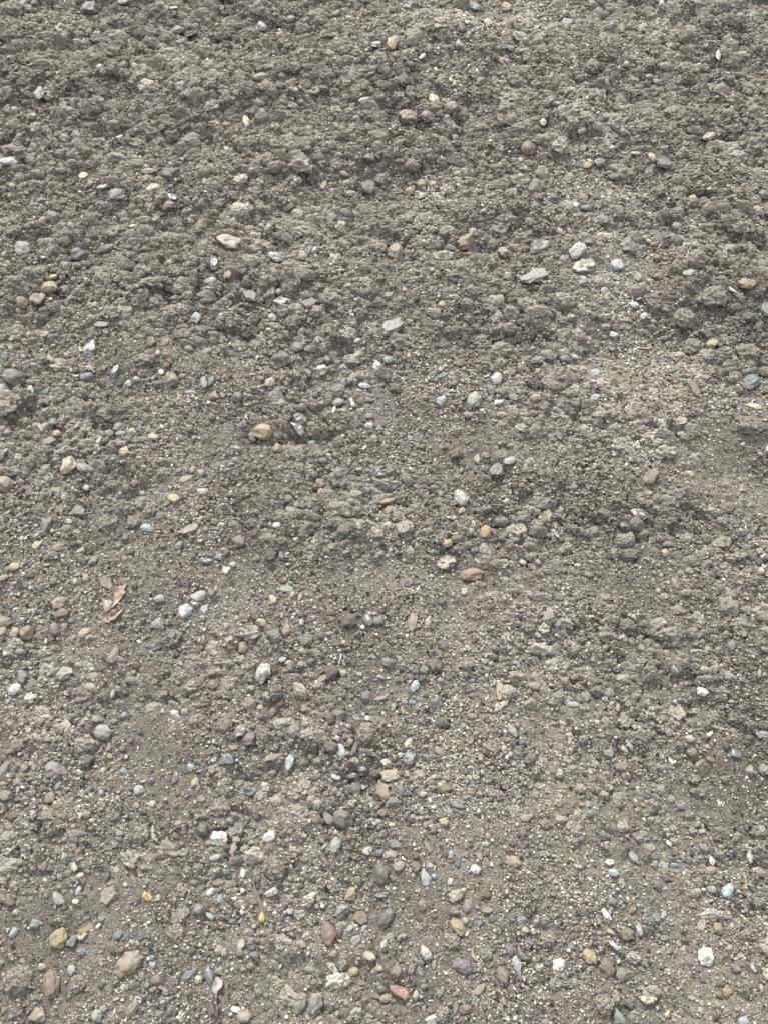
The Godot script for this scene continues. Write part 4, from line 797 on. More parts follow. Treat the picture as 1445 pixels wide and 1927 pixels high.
# the smallest stones that have a place of their own: colour, x, y, length, breadth
const GRIT := [
	["L", 341, 277, 12, 12], ["B", 729, 341, 12, 12], ["C", 438, 1569, 13, 11], ["C", 196, 1899, 13, 11], ["W", 228, 261, 14, 10], ["I", 571, 94, 15, 10],
	["C", 874, 322, 15, 10], ["C", 258, 1516, 13, 10], ["C", 660, 1396, 12, 11], ["W", 258, 715, 12, 11], ["B", 1092, 910, 12, 11], ["E", 792, 1278, 12, 11],
	["I", 1248, 638, 16, 9], ["P", 771, 827, 14, 10], ["G", 254, 1102, 13, 10], ["N", 1182, 1091, 13, 10], ["C", 38, 587, 14, 10], ["C", 439, 419, 14, 10],
	["C", 216, 1358, 12, 11], ["W", 474, 1296, 13, 10], ["F", 843, 341, 12, 11], ["E", 1424, 1059, 12, 11], ["I", 745, 835, 12, 10], ["O", 467, 1248, 12, 10],
	["F", 567, 1252, 12, 10], ["C", 885, 1001, 13, 10], ["T", 292, 917, 11, 11], ["L", 45, 814, 15, 9], ["W", 28, 208, 10, 12], ["P", 206, 3, 12, 10],
	["X", 913, 1608, 12, 10], ["E", 372, 1434, 14, 9], ["U", 861, 1626, 14, 9], ["C", 493, 570, 11, 11], ["W", 752, 1422, 11, 11], ["T", 341, 1334, 12, 10],
	["T", 190, 1854, 12, 10], ["W", 1443, 847, 16, 8], ["H", 1312, 461, 12, 10], ["B", 170, 896, 12, 10], ["X", 123, 853, 12, 10], ["I", 532, 1570, 12, 10],
	["C", 429, 217, 14, 9], ["W", 1068, 374, 14, 9], ["Y", 626, 1166, 13, 9], ["B", 81, 1110, 11, 11], ["B", 568, 1157, 11, 10], ["P", 147, 1253, 11, 10],
	["U", 1442, 1367, 11, 10], ["O", 814, 1564, 12, 10], ["P", 125, 1580, 13, 9], ["O", 229, 1788, 13, 9], ["P", 404, 580, 11, 11], ["L", 674, 299, 11, 10],
	["W", 852, 399, 11, 10], ["I", 913, 1352, 11, 10], ["N", 1173, 1155, 12, 10], ["W", 913, 1589, 15, 8], ["T", 104, 757, 11, 10], ["C", 1177, 698, 11, 10],
	["W", 268, 930, 11, 10], ["F", 225, 1028, 11, 10], ["C", 932, 846, 11, 10], ["C", 776, 886, 11, 10], ["U", 877, 884, 11, 10], ["O", 1230, 462, 12, 9],
	["W", 135, 1506, 13, 8], ["W", 1345, 1257, 12, 9], ["K", 783, 565, 10, 10], ["G", 333, 1901, 13, 8], ["Y", 337, 753, 11, 10], ["U", 1101, 662, 11, 10],
	["C", 1429, 856, 11, 9], ["C", 917, 1574, 11, 9], ["W", 750, 1764, 11, 9], ["W", 568, 1172, 12, 9], ["L", 135, 1169, 11, 10], ["N", 1199, 827, 11, 10],
	["Y", 209, 1425, 11, 10], ["N", 1365, 1407, 11, 10], ["N", 1346, 1915, 11, 10], ["W", 752, 1241, 12, 8], ["L", 206, 1409, 11, 9], ["U", 688, 590, 10, 10],
	["B", 331, 1865, 10, 10], ["O", 856, 1871, 12, 8], ["L", 1297, 1811, 12, 8], ["W", 809, 1630, 11, 9], ["O", 826, 1614, 13, 8], ["W", 1431, 1859, 13, 8],
	["R", 1244, 625, 11, 9], ["W", 192, 1492, 11, 9], ["C", 1118, 1543, 12, 8], ["W", 298, 666, 11, 9], ["W", 907, 775, 10, 10], ["W", 260, 1174, 10, 10],
	["I", 1251, 1161, 10, 10], ["W", 320, 497, 10, 9], ["E", 964, 1589, 10, 9], ["W", 591, 1022, 11, 9], ["W", 1267, 1258, 11, 9], ["E", 906, 91, 11, 9],
	["C", 1134, 287, 11, 9], ["W", 279, 430, 11, 9], ["T", 115, 754, 11, 9], ["O", 1076, 1277, 12, 8], ["U", 651, 519, 10, 9], ["Y", 1002, 1145, 10, 9],
	["C", 1212, 449, 11, 9], ["H", 925, 1357, 11, 9], ["W", 760, 1321, 11, 9], ["O", 336, 636, 12, 8], ["W", 947, 1067, 12, 8], ["W", 1178, 539, 11, 8],
	["C", 774, 1244, 11, 8], ["C", 978, 171, 13, 7], ["N", 1232, 1526, 11, 8], ["W", 239, 1858, 10, 9], ["T", 299, 996, 10, 9], ["N", 424, 1609, 10, 9],
	["Y", 152, 1892, 12, 8], ["U", 971, 1052, 11, 8], ["H", 598, 1537, 12, 7], ["C", 944, 1280, 10, 9], ["B", 921, 1505, 10, 9], ["W", 551, 1120, 11, 8],
	["Y", 176, 1341, 12, 7], ["Y", 974, 352, 11, 8], ["P", 759, 1761, 11, 8], ["W", 1191, 1162, 13, 7], ["U", 940, 92, 10, 9], ["O", 1064, 594, 10, 9],
	["K", 1379, 764, 10, 9], ["P", 176, 906, 10, 9], ["W", 234, 1346, 10, 9], ["U", 464, 1614, 10, 9], ["C", 772, 1639, 10, 8], ["C", 852, 1120, 10, 8],
	["C", 1189, 1257, 10, 8], ["W", 635, 1390, 11, 8], ["W", 836, 691, 10, 8], ["U", 842, 635, 10, 8], ["I", 986, 739, 10, 8], ["C", 904, 1424, 10, 8],
	["Y", 1396, 1835, 10, 8], ["Y", 332, 1516, 11, 7], ["W", 1142, 520, 10, 8], ["W", 892, 384, 9, 9], ["W", 1133, 374, 9, 9], ["W", 944, 981, 9, 9],
	["W", 1396, 838, 9, 9], ["W", 1314, 1364, 9, 8], ["W", 828, 696, 11, 7], ["W", 407, 1109, 11, 7], ["O", 490, 1442, 11, 7], ["W", 677, 1270, 10, 8],
	["O", 480, 1699, 12, 6], ["I", 973, 91, 9, 9], ["C", 1229, 269, 9, 9], ["Y", 1378, 733, 9, 9], ["N", 52, 1061, 9, 8], ["O", 337, 1494, 9, 8],
	["W", 773, 1323, 9, 8], ["C", 416, 1670, 9, 8], ["W", 744, 1619, 9, 8], ["W", 907, 165, 10, 8], ["W", 43, 1015, 10, 8], ["O", 981, 914, 10, 8],
	["R", 157, 1660, 11, 7], ["W", 434, 988, 9, 8], ["G", 298, 1222, 9, 8], ["B", 264, 1378, 9, 8], ["P", 453, 1734, 9, 8], ["O", 329, 1086, 9, 8],
	["C", 904, 940, 11, 6], ["W", 501, 999, 9, 8], ["W", 1366, 767, 10, 7], ["C", 986, 906, 10, 7], ["W", 1190, 677, 8, 8], ["O", 1144, 670, 11, 6],
	["W", 1210, 1543, 9, 8], ["W", 453, 658, 9, 8], ["W", 149, 1241, 10, 7], ["W", 719, 1276, 10, 7], ["W", 777, 1648, 10, 7], ["P", 1282, 566, 9, 8],
	["C", 976, 738, 9, 8], ["W", 100, 1000, 9, 8], ["O", 100, 1203, 9, 8], ["O", 784, 1275, 9, 8], ["W", 237, 1666, 9, 8], ["R", 852, 1307, 9, 7],
	["W", 1048, 197, 8, 8], ["Y", 255, 842, 8, 8], ["W", 152, 1436, 10, 6], ["P", 940, 1082, 9, 7], ["W", 349, 484, 11, 6], ["C", 819, 1093, 8, 8],
	["C", 921, 1133, 9, 7], ["R", 874, 1540, 9, 7], ["N", 474, 1607, 9, 7], ["Y", 592, 269, 8, 8], ["U", 1157, 280, 8, 8], ["W", 99, 752, 8, 8],
	["W", 1195, 541, 8, 7], ["W", 173, 879, 8, 7], ["C", 907, 1222, 8, 7], ["N", 876, 1455, 8, 7], ["C", 1015, 1429, 10, 6], ["W", 1329, 43, 9, 6],
	["W", 242, 1091, 9, 6], ["W", 413, 1477, 9, 6], ["W", 320, 1356, 10, 5], ["I", 1166, 701, 8, 7], ["W", 119, 1047, 8, 7], ["W", 959, 913, 8, 7],
	["O", 289, 1262, 8, 7], ["K", 840, 1609, 8, 7], ["W", 797, 1897, 8, 7], ["O", 809, 1902, 8, 7], ["E", 1099, 629, 8, 6], ["C", 970, 1212, 8, 6],
	["W", 691, 921, 10, 5], ["W", 772, 1776, 7, 7], ["Y", 818, 99, 7, 7], ["W", 514, 240, 7, 7], ["O", 957, 315, 7, 7], ["U", 1228, 315, 8, 6],
	["E", 97, 1053, 8, 6], ["C", 278, 1330, 8, 6], ["C", 101, 1035, 8, 6], ["U", 1222, 1364, 7, 6], ["P", 258, 1330, 8, 5], ["P", 1228, 1378, 7, 6],
	["P", 732, 881, 7, 5],
]

# broad forms of the slope: x, y, reach across, reach along (photograph pixels), height in cm
const FORMS := [
	[870, 80, 170, 70, 5.0], [760, 215, 240, 34, -1.6], [735, 290, 210, 36, 2.2], [780, 340, 200, 30, -1.4],
	[1330, 550, 110, 60, 3.4], [1300, 640, 120, 34, -2.0], [1390, 660, 90, 40, 2.0], [1150, 690, 130, 70, -1.2],
	[1120, 900, 190, 50, 1.2], [1070, 1010, 150, 34, -1.0], [760, 560, 200, 50, 1.6], [620, 690, 150, 36, -1.6],
	[230, 340, 210, 34, 1.8], [250, 420, 200, 34, -1.2], [90, 90, 160, 60, 2.0], [480, 150, 160, 40, 1.6],
	[250, 255, 160, 30, -1.6], [1010, 540, 150, 50, 1.6], [1010, 640, 90, 50, -0.7], [700, 1000, 160, 40, 1.4],
	[740, 1080, 200, 36, -1.2], [1190, 250, 200, 40, 1.8], [1200, 180, 160, 30, -1.6], [1400, 790, 110, 60, 2.4],
	[1390, 900, 100, 36, -1.4], [1310, 1230, 160, 60, 1.0], [1060, 1270, 150, 60, -0.8], [1260, 1480, 130, 50, -0.9],
	[440, 700, 130, 60, 1.2], [200, 610, 140, 50, 1.0], [340, 520, 200, 40, 1.4], [1150, 110, 200, 40, 2.0],
	[420, 1380, 120, 50, 0.9], [640, 1390, 120, 40, 0.9], [580, 1820, 160, 50, 0.7], [1130, 1890, 120, 50, 1.0],
]


# dry (pale) and damp (dark) patches of the soil: x, y, reach across, reach along (photograph pixels), change of tone
const PATCHES := [
	[890, 70, 170, 80, 0.34], [1110, 330, 90, 130, 0.22], [1150, 560, 110, 160, 0.26], [1190, 720, 110, 90, 0.14],
	[870, 1200, 160, 120, 0.10], [1050, 1520, 190, 150, 0.10], [760, 780, 160, 120, 0.08], [420, 1140, 220, 150, 0.06],
	[1330, 1000, 150, 60, -0.10], [1080, 980, 150, 50, -0.06], [1250, 1260, 160, 80, -0.12], [1290, 1470, 120, 60, -0.12],
	[80, 240, 150, 90, -0.08], [1260, 240, 190, 110, -0.09], [560, 200, 170, 120, -0.04], [470, 1000, 120, 60, -0.10],
	[60, 1450, 130, 110, -0.06], [900, 480, 150, 60, -0.08], [1350, 620, 100, 80, -0.12], [700, 1400, 150, 60, -0.08],
]

# where leaves lie (photograph pixels)
const LEAF_BEDS := [
	[474, 1660, 482, 1660, 503, 1715, 504, 1738, 487, 1738],
	[241, 1097, 236, 1114, 240, 1117, 229, 1130, 220, 1140, 210, 1146, 201, 1155, 195, 1141, 189, 1129, 188, 1118, 194, 1125, 202, 1130, 214, 1124, 218, 1117, 225, 1114, 225, 1107, 233, 1104],
	[201, 1160, 208, 1161, 217, 1160, 225, 1153, 234, 1144, 229, 1157, 218, 1170, 210, 1170, 209, 1176, 202, 1173, 188, 1166, 186, 1158, 192, 1157],
	[391, 1856, 402, 1848, 412, 1839, 421, 1846, 420, 1858, 412, 1866, 409, 1876, 403, 1868, 396, 1864],
	[1131, 1707, 1137, 1712, 1145, 1713, 1148, 1722, 1154, 1728, 1160, 1754, 1155, 1753, 1143, 1730, 1136, 1720],
	[1141, 1770, 1150, 1773, 1155, 1778, 1167, 1784, 1166, 1788, 1159, 1789, 1148, 1783, 1144, 1780],
]


func _ready() -> void:
	rng.seed = 20411
	VV = Vector3(0, sin(deg_to_rad(TILT)), -cos(deg_to_rad(TILT)))
	NN = Vector3(0, cos(deg_to_rad(TILT)), sin(deg_to_rad(TILT)))

	# camera
	var cam := Camera3D.new()
	cam.name = "camera"
	cam.fov = FOV
	cam.near = 0.05
	cam.far = 400.0
	var fwd := VV * cos(deg_to_rad(LOOK)) - NN * sin(deg_to_rad(LOOK))
	var up := VV * sin(deg_to_rad(LOOK)) + NN * cos(deg_to_rad(LOOK))
	cam.transform = Transform3D(Basis(UU, up, -fwd), NN * CAM_H)
	add_child(cam)
	cam.current = true

	# sky, overcast
	var env := Environment.new()
	env.background_mode = Environment.BG_SKY
	var sky := Sky.new()
	var sm := ProceduralSkyMaterial.new()
	sm.sky_top_color = Color(0.90, 0.915, 0.94)
	sm.sky_horizon_color = Color(0.58, 0.595, 0.62)
	sm.sky_curve = 0.25
	sm.ground_bottom_color = Color(0.32, 0.30, 0.28)
	sm.ground_horizon_color = Color(0.5, 0.5, 0.5)
	sm.sun_angle_max = 1.0
	sky.sky_material = sm
	env.sky = sky
	env.background_energy_multiplier = 0.55
	env.tonemap_mode = Environment.TONE_MAPPER_LINEAR
	env.tonemap_exposure = 6.2
	env.sdfgi_enabled = true
	env.ssao_enabled = true
	env.ssil_enabled = true
	var we := WorldEnvironment.new()
	we.name = "world_environment"
	we.environment = env
	add_child(we)
	var sun := DirectionalLight3D.new()
	sun.name = "overcast_sun"
	sun.light_energy = 0.5
	sun.light_color = Color(1.0, 0.98, 0.95)
	sun.light_angular_distance = 13.0
	sun.shadow_enabled = true
	add_child(sun)
	sun.look_at_from_position(Vector3(-0.7, 2.6, -1.1), Vector3.ZERO)

	set_up_noise()
	set_up_materials()
	for k in PALETTE:
		var p: Array = PALETTE[k]
		palette[k] = [dusty(p[0]), dusty(p[1] if p.size() > 1 else p[0]), p[2] if p.size() > 2 else 0.0]

	shape_soil()
	place_stones()
	var where := bed_plants()
	build_ground()
	scatter_crumbs()
	scatter_grit()
	build_plants(where)


# ---------------------------------------------------------------- helpers

func set_up_noise() -> void:
	noise_a.seed = 7
	noise_a.noise_type = FastNoiseLite.TYPE_SIMPLEX_SMOOTH
	noise_a.frequency = 1.0
	noise_a.fractal_type = FastNoiseLite.FRACTAL_FBM
	noise_a.fractal_octaves = 3
	noise_b.seed = 19
	noise_b.noise_type = FastNoiseLite.TYPE_SIMPLEX_SMOOTH
	noise_b.frequency = 1.0
	noise_b.fractal_type = FastNoiseLite.FRACTAL_NONE
	noise_c.seed = 31
	noise_c.noise_type = FastNoiseLite.TYPE_CELLULAR
	noise_c.cellular_return_type = FastNoiseLite.RETURN_DISTANCE
	noise_c.frequency = 1.0
	noise_c.fractal_type = FastNoiseLite.FRACTAL_NONE


func grain_texture(seed_no: int, dark: float, pale: float, share_pale: float) -> ImageTexture:
	# sand grains about 1.5 mm across on a sheet of 0.4 m
	var n := 512
	var r := RandomNumberGenerator.new()
	r.seed = seed_no
	var img := Image.create(n, n, false, Image.FORMAT_RGB8)
	for y in n:
		for x in n:
			var v := lerpf(dark, 0.92, pow(r.randf(), 0.8))
			if r.randf() < share_pale:
				v = pale
			var warm := 1.0 + (r.randf() - 0.5) * 0.07
			img.set_pixel(x, y, Color(v * warm, v, v * (2.0 - warm)))
	img.resize(1024, 1024, Image.INTERPOLATE_CUBIC)
	return ImageTexture.create_from_image(img)


func set_up_materials() -> void:
	var grain := grain_texture(5, 0.40, 1.0, 0.12)
	var fine := grain_texture(6, 0.78, 1.0, 0.03)
	var bump := NoiseTexture2D.new()
	bump.width = 512
	bump.height = 512
	bump.seamless = true
	var bn := FastNoiseLite.new()
	bn.seed = 3
	bn.frequency = 0.06
	bn.fractal_octaves = 4
	bump.noise = bn
	soil_mat = StandardMaterial3D.new()
	soil_mat.vertex_color_use_as_albedo = true
	soil_mat.albedo_texture = grain
	soil_mat.uv1_triplanar = true
	soil_mat.uv1_world_triplanar = true
	soil_mat.uv1_scale = Vector3(2.5, 2.5, 2.5)
	soil_mat.roughness = 0.95
	soil_mat.metallic_specular = 0.25
	crumb_mat = StandardMaterial3D.new()
	crumb_mat.vertex_color_use_as_albedo = true
	crumb_mat.albedo_texture = grain
	crumb_mat.uv1_triplanar = true
	crumb_mat.uv1_world_triplanar = true
	crumb_mat.uv1_scale = Vector3(3.1, 3.1, 3.1)
	crumb_mat.roughness = 0.95
	crumb_mat.metallic_specular = 0.25
	stone_mat = StandardMaterial3D.new()
	stone_mat.vertex_color_use_as_albedo = true
	stone_mat.albedo_texture = fine
	stone_mat.uv1_triplanar = true
	stone_mat.uv1_scale = Vector3(3.5, 3.5, 3.5)
	stone_mat.roughness = 0.62
	stone_mat.metallic_specular = 0.4
	stone_mat.heightmap_enabled = true
	stone_mat.heightmap_texture = bump
	stone_mat.heightmap_scale = 0.05
	wet_mat = stone_mat.duplicate()
	wet_mat.roughness = 0.42
	wet_mat.metallic_specular = 0.6


# the base colour of a stone with the film of dust that all of them carry
func dusty(code: String) -> Color:
	var c := Color.html(code).srgb_to_linear()
	return Color(c.r * (0.44 + 0.14 * c.g), c.g * (0.44 + 0.14 * c.g), c.b * (0.435 + 0.14 * c.g)).lerp(SOIL, 0.22)


func world_at(u: float, v: float, h: float) -> Vector3:
	# the slope runs out into level ground far behind and in front
	var vc := clampf(v, -0.9, 3.3)
	return UU * u + VV * vc + NN * h + Vector3(0, 0, vc - v)


func cell(u: float, v: float) -> int:
	return clampi(int(round((v - V0) / STEP)), 0, NV - 1) * NU + clampi(int(round((u - U0) / STEP)), 0, NU - 1)


func soil_height(u: float, v: float) -> float:
	var x := clampf((u - U0) / STEP, 0.0, NU - 1.001)
	var y := clampf((v - V0) / STEP, 0.0, NV - 1.001)
	var i := int(x)
	var j := int(y)
	var k := j * NU + i
	return lerpf(lerpf(hgt[k], hgt[k + 1], x - i), lerpf(hgt[k + NU], hgt[k + NU + 1], x - i), y - j)


# direction of sight through a point of the frame, in the slope's own axes (across, up the slope, normal)
func sight(x: float, y: float) -> Vector3:
	var f := PH * 0.5 / tan(deg_to_rad(FOV * 0.5))
	var a := (x - PW * 0.5) / f
	var b := (PH * 0.5 - y) / f
	var c := cos(deg_to_rad(LOOK))
	var s := sin(deg_to_rad(LOOK))
	return Vector3(a, c + b * s, -s + b * c)


func spot(x: float, y: float, h: float) -> Vector2:
	var d := sight(x, y)
	var t := (CAM_H - h) / -d.z
	return Vector2(d.x * t, d.y * t)


func ground_spot(x: float, y: float) -> Vector2:
	var h := 0.0
	var p := spot(x, y, h)
	for k in 10:
		h = lerpf(h, soil_height(p.x, p.y), 0.6)
		p = spot(x, y, h)
	return p


func metres_per_pixel(x: float, y: float) -> float:
	var d := sight(x, y)
	return CAM_H / -d.z / (PH * 0.5 / tan(deg_to_rad(FOV * 0.5)))


func numbered(called: String) -> String:
	if not has_node(NodePath(called)):
		return called
	var k := 1
	while has_node(NodePath("%s_%03d" % [called, k])):
		k += 1
	return "%s_%03d" % [called, k]


var counts := {}
func put(o: Node3D, called: String, label: String, category: String, group := "", kind := "") -> void:
	var k: int = counts.get(called, 0)
	counts[called] = k + 1
	o.name = called if k == 0 else "%s_%03d" % [called, k]
	add_child(o, true)
	o.set_meta("label", label)
	if category:
		o.set_meta("category", category)
	if group:
		o.set_meta("group", group)
	if kind:
		o.set_meta("kind", kind)


# unit sphere: [directions, triangle corners]
func sphere(level: int) -> Array:
	if spheres.has(level):
		return spheres[level]
	var pts := PackedVector3Array()
	var tri := PackedInt32Array()
	if level == 0:
		var t := (1.0 + sqrt(5.0)) / 2.0
		for p in [[-1, t, 0], [1, t, 0], [-1, -t, 0], [1, -t, 0], [0, -1, t], [0, 1, t], [0, -1, -t], [0, 1, -t], [t, 0, -1], [t, 0, 1], [-t, 0, -1], [-t, 0, 1]]:
			pts.append(Vector3(p[0], p[1], p[2]).normalized())
		tri = PackedInt32Array([0, 11, 5, 0, 5, 1, 0, 1, 7, 0, 7, 10, 0, 10, 11, 1, 5, 9, 5, 11, 4, 11, 10, 2, 10, 7, 6, 7, 1, 8, 3, 9, 4, 3, 4, 2, 3, 2, 6, 3, 6, 8, 3, 8, 9, 4, 9, 5, 2, 4, 11, 6, 2, 10, 8, 6, 7, 9, 8, 1])
	else:
		var low: Array = sphere(level - 1)
		pts = low[0].duplicate()
		var src: PackedInt32Array = low[1]
		var mids := {}
		for k in range(0, src.size(), 3):
			var c := [src[k], src[k + 1], src[k + 2]]
			var m := []
			for e in 3:
				var a: int = mini(c[e], c[(e + 1) % 3])
				var b: int = maxi(c[e], c[(e + 1) % 3])
				var key := a * 100000 + b
				if not mids.has(key):
					mids[key] = pts.size()
					pts.append(((pts[a] + pts[b]) * 0.5).normalized())
				m.append(mids[key])
			tri.append_array(PackedInt32Array([c[0], m[0], m[2], c[1], m[1], m[0], c[2], m[2], m[1], m[0], m[1], m[2]]))
	spheres[level] = [pts, tri]
	return spheres[level]


func mesh_from(pts: PackedVector3Array, tri: PackedInt32Array, colors: PackedColorArray) -> ArrayMesh:
	var nor := PackedVector3Array()
	nor.resize(pts.size())
	for k in range(0, tri.size(), 3):
		var a := tri[k]
		var b := tri[k + 1]
		var c := tri[k + 2]
		var n := (pts[c] - pts[a]).cross(pts[b] - pts[a])
		nor[a] += n
		nor[b] += n
		nor[c] += n
	for k in nor.size():
		nor[k] = nor[k].normalized()
	var arr := []
	arr.resize(Mesh.ARRAY_MAX)
	arr[Mesh.ARRAY_VERTEX] = pts
	arr[Mesh.ARRAY_NORMAL] = nor
	if colors.size():
		arr[Mesh.ARRAY_COLOR] = colors
	arr[Mesh.ARRAY_INDEX] = tri
	var m := ArrayMesh.new()
	m.add_surface_from_arrays(Mesh.PRIMITIVE_TRIANGLES, arr)
	return m


# the unit shape of a stone: every point of the sphere pushed in or out, brought back to a reach of 1 along each axis
func stone_shape(kind: String, level: int, no: int) -> PackedVector3Array:
	var r := RandomNumberGenerator.new()
	r.seed = 900 + no
	var dirs: PackedVector3Array = sphere(level)[0]
	var out := PackedVector3Array()
	out.resize(dirs.size())
	var off := Vector3(no * 3.17, no * 1.31, no * 2.23)
	var planes: Array[Vector3] = []
	var dist := PackedFloat32Array()
	if kind == "a":
		for k in r.randi_range(9, 13):
			planes.append(Vector3(r.randfn(), r.randfn(), r.randfn() * 0.9).normalized())
			dist.append(r.randf_range(0.55, 0.9))
	elif kind in ["f", "s"]:
		var n := r.randi_range(5, 7)
		var start := r.randf() * TAU
		for k in n:
			var a := start + TAU * (k + r.randf_range(-0.25, 0.25)) / n
			planes.append(Vector3(cos(a), sin(a), r.randf_range(-0.15, 0.5)).normalized())
			dist.append(r.randf_range(0.66, 0.92))
		planes.append(Vector3(r.randf_range(-0.15, 0.15), r.randf_range(-0.15, 0.15), 1).normalized())
		dist.append(0.45)
		planes.append(Vector3(0, 0, -1))
		dist.append(0.5)
	elif kind in ["d", "o", "r"] and r.randf() < 0.8:
		for k in r.randi_range(3, 6):
			planes.append(Vector3(r.randfn(), r.randfn(), r.randfn()).normalized())
			dist.append(r.randf_range(0.74, 0.94))
	var lo := Vector3.ONE * 9.0
	var hi := -lo
	var round_amp := 0.15 if kind in ["r", "o"] else 0.18
	var taper := r.randf_range(0.35, 0.55) if kind == "d" else (r.randf_range(0.0, 0.5) if kind == "s" else r.randf_range(0.0, 0.18))
	var side := -1.0 if r.randf() < 0.5 else 1.0
	for k in dirs.size():
		var d := dirs[k]
		var q := 1.0
		if kind == "m":
			q = 1.0 + 0.24 * noise_b.get_noise_3dv(d * 1.5 + off) - 0.20 * (noise_c.get_noise_3dv(d * 3.2 + off) + 0.5) + 0.07 * noise_b.get_noise_3dv(d * 8.0 + off)
		else:
			for p in planes.size():
				var e := d.dot(planes[p])
				if e > 0.05:
					q = minf(q, dist[p] / e)
			q *= 1.0 + round_amp * noise_b.get_noise_3dv(d * 1.2 + off) + 0.035 * noise_b.get_noise_3dv(d * 4.5 + off) + (0.025 * noise_b.get_noise_3dv(d * 10.0 + off) if kind in ["a", "f"] else 0.0)
		var x := d * q
		x.y *= 1.0 - taper * (x.x * side + 1.0) * 0.5
		x.z *= 1.0 - taper * 0.7 * (x.x * side + 1.0) * 0.5
		if kind == "c":
			x.y = x.y * 0.55 + 0.75 * x.x * x.x
		out[k] = x
		lo = lo.min(x)
		hi = hi.max(x)
	var mid := (lo + hi) * 0.5
	var half := (hi - lo) * 0.5
	for k in out.size():
		out[k] = (out[k] - mid) / half
	return out


# ---------------------------------------------------------------- soil

func shape_soil() -> void:
	hgt.resize(NU * NV)
	covered.resize(NU * NV)
	guard.resize(NU * NV)
	var forms := []
	for f in FORMS:
		var c := spot(f[0], f[1], 0.0)
		var px := metres_per_pixel(f[0], f[1])
		var d := sight(f[0], f[1])
		var steep: float = -d.z / d.length()
		forms.append([c.x, c.y, f[2] * px, f[3] * px / maxf(steep, 0.4), f[4] * 0.0085])
	for p in PATCHES:
		var c := spot(p[0], p[1], 0.0)
		var px := metres_per_pixel(p[0], p[1])
		var d := sight(p[0], p[1])
		patches.append([c.x, c.y, p[2] * px, p[3] * px * d.length() / -d.z, p[4]])
	tones.resize(166 * 207)
	for j in 207:
		for i in 166:
			var u := U0 + i * 0.016
			var v := V0 + j * 0.016
			var t := 0.0
			for p in patches:
				var a: float = (u - p[0]) / p[2]
				var b: float = (v - p[1]) / p[3]
				t += p[4] * exp(-a * a - b * b)
			tones[j * 166 + i] = t
	for j in NV:
		var v := V0 + j * STEP
		var rise := smoothstep(0.1, 1.6, v)
		var near := []
		for f in forms:
			if absf(v - f[1]) < f[3] * 2.2:
				near.append([f[0], f[2], f[4] * exp(-pow((v - f[1]) / f[3], 2.0))])
		for i in NU:
			var u := U0 + i * STEP
			var h := noise_a.get_noise_2d(u * 3.0, v * 2.8) * lerpf(0.014, 0.026, rise)
			h += noise_b.get_noise_2d(u * 8.0, v * 1.3) * 0.006
			for f in near:
				var t: float = (u - f[0]) / f[1]
				if absf(t) < 2.2:
					h += f[2] * exp(-t * t)
			var wx := noise_b.get_noise_2d(u * 22.0, v * 22.0) * 0.012
			var rough := clampf(roughness_at(u, v), 0.15, 1.45)
			h += noise_a.get_noise_2d(u * 12.0 + 9.0, v * 11.5) * 0.017 * rough
			h -= (noise_c.get_noise_2d((u + wx) * 34.0, (v + wx) * 38.0) + 0.55) * (0.0115 + 0.006 * rise) * rough
			h -= (noise_c.get_noise_2d((u - wx) * 95.0, v * 100.0) + 0.55) * 0.0054
			# cracks between the clods
			h -= 0.009 * rough * (1.0 - smoothstep(0.0, 0.13, absf(noise_b.get_noise_2d((u + wx) * 21.0 + 5.0, (v - wx) * 25.0))))
			hgt[j * NU + i] = h
	# clods: rounded lumps with steep sides
	var bare := hgt.duplicate()
	for k in 7000:
		var u := U0 + rng.randf() * (NU - 1) * STEP
		var v := V0 + rng.randf() * (NV - 1) * STEP
		var rough := roughness_at(u, v)
		if rng.randf() > rough * 1.1:
			continue
		var R := minf(0.0055 * pow(rng.randf() + 0.004, -0.36), 0.026) * lerpf(0.75, 1.45, smoothstep(0.3, 1.7, v))
		var base := minf(soil_height(u, v), bare[cell(u, v)] + 0.006) - R * rng.randf_range(0.25, 0.6)
		var tall := R * rng.randf_range(0.85, 1.25) * lerpf(1.0, 0.6, smoothstep(0.009, 0.02, R))
		var n := int(ceil(R / STEP)) + 1
		var ci := int(round((u - U0) / STEP))
		var cj := int(round((v - V0) / STEP))
		var sq := rng.randf_range(0.7, 1.3)
		for j in range(maxi(cj - n, 0), mini(cj + n + 1, NV)):
			for i in range(maxi(ci - n, 0), mini(ci + n + 1, NU)):
				var a := (U0 + i * STEP - u) / R * sq
				var b := (V0 + j * STEP - v) / R / sq
				var q := (a * a + b * b) * (1.0 + 0.9 * noise_b.get_noise_2d(i * 0.42 + k, j * 0.42))
				if q < 1.0:
					var at := j * NU + i
					hgt[at] = maxf(hgt[at], base + tall * sqrt(1.0 - q))


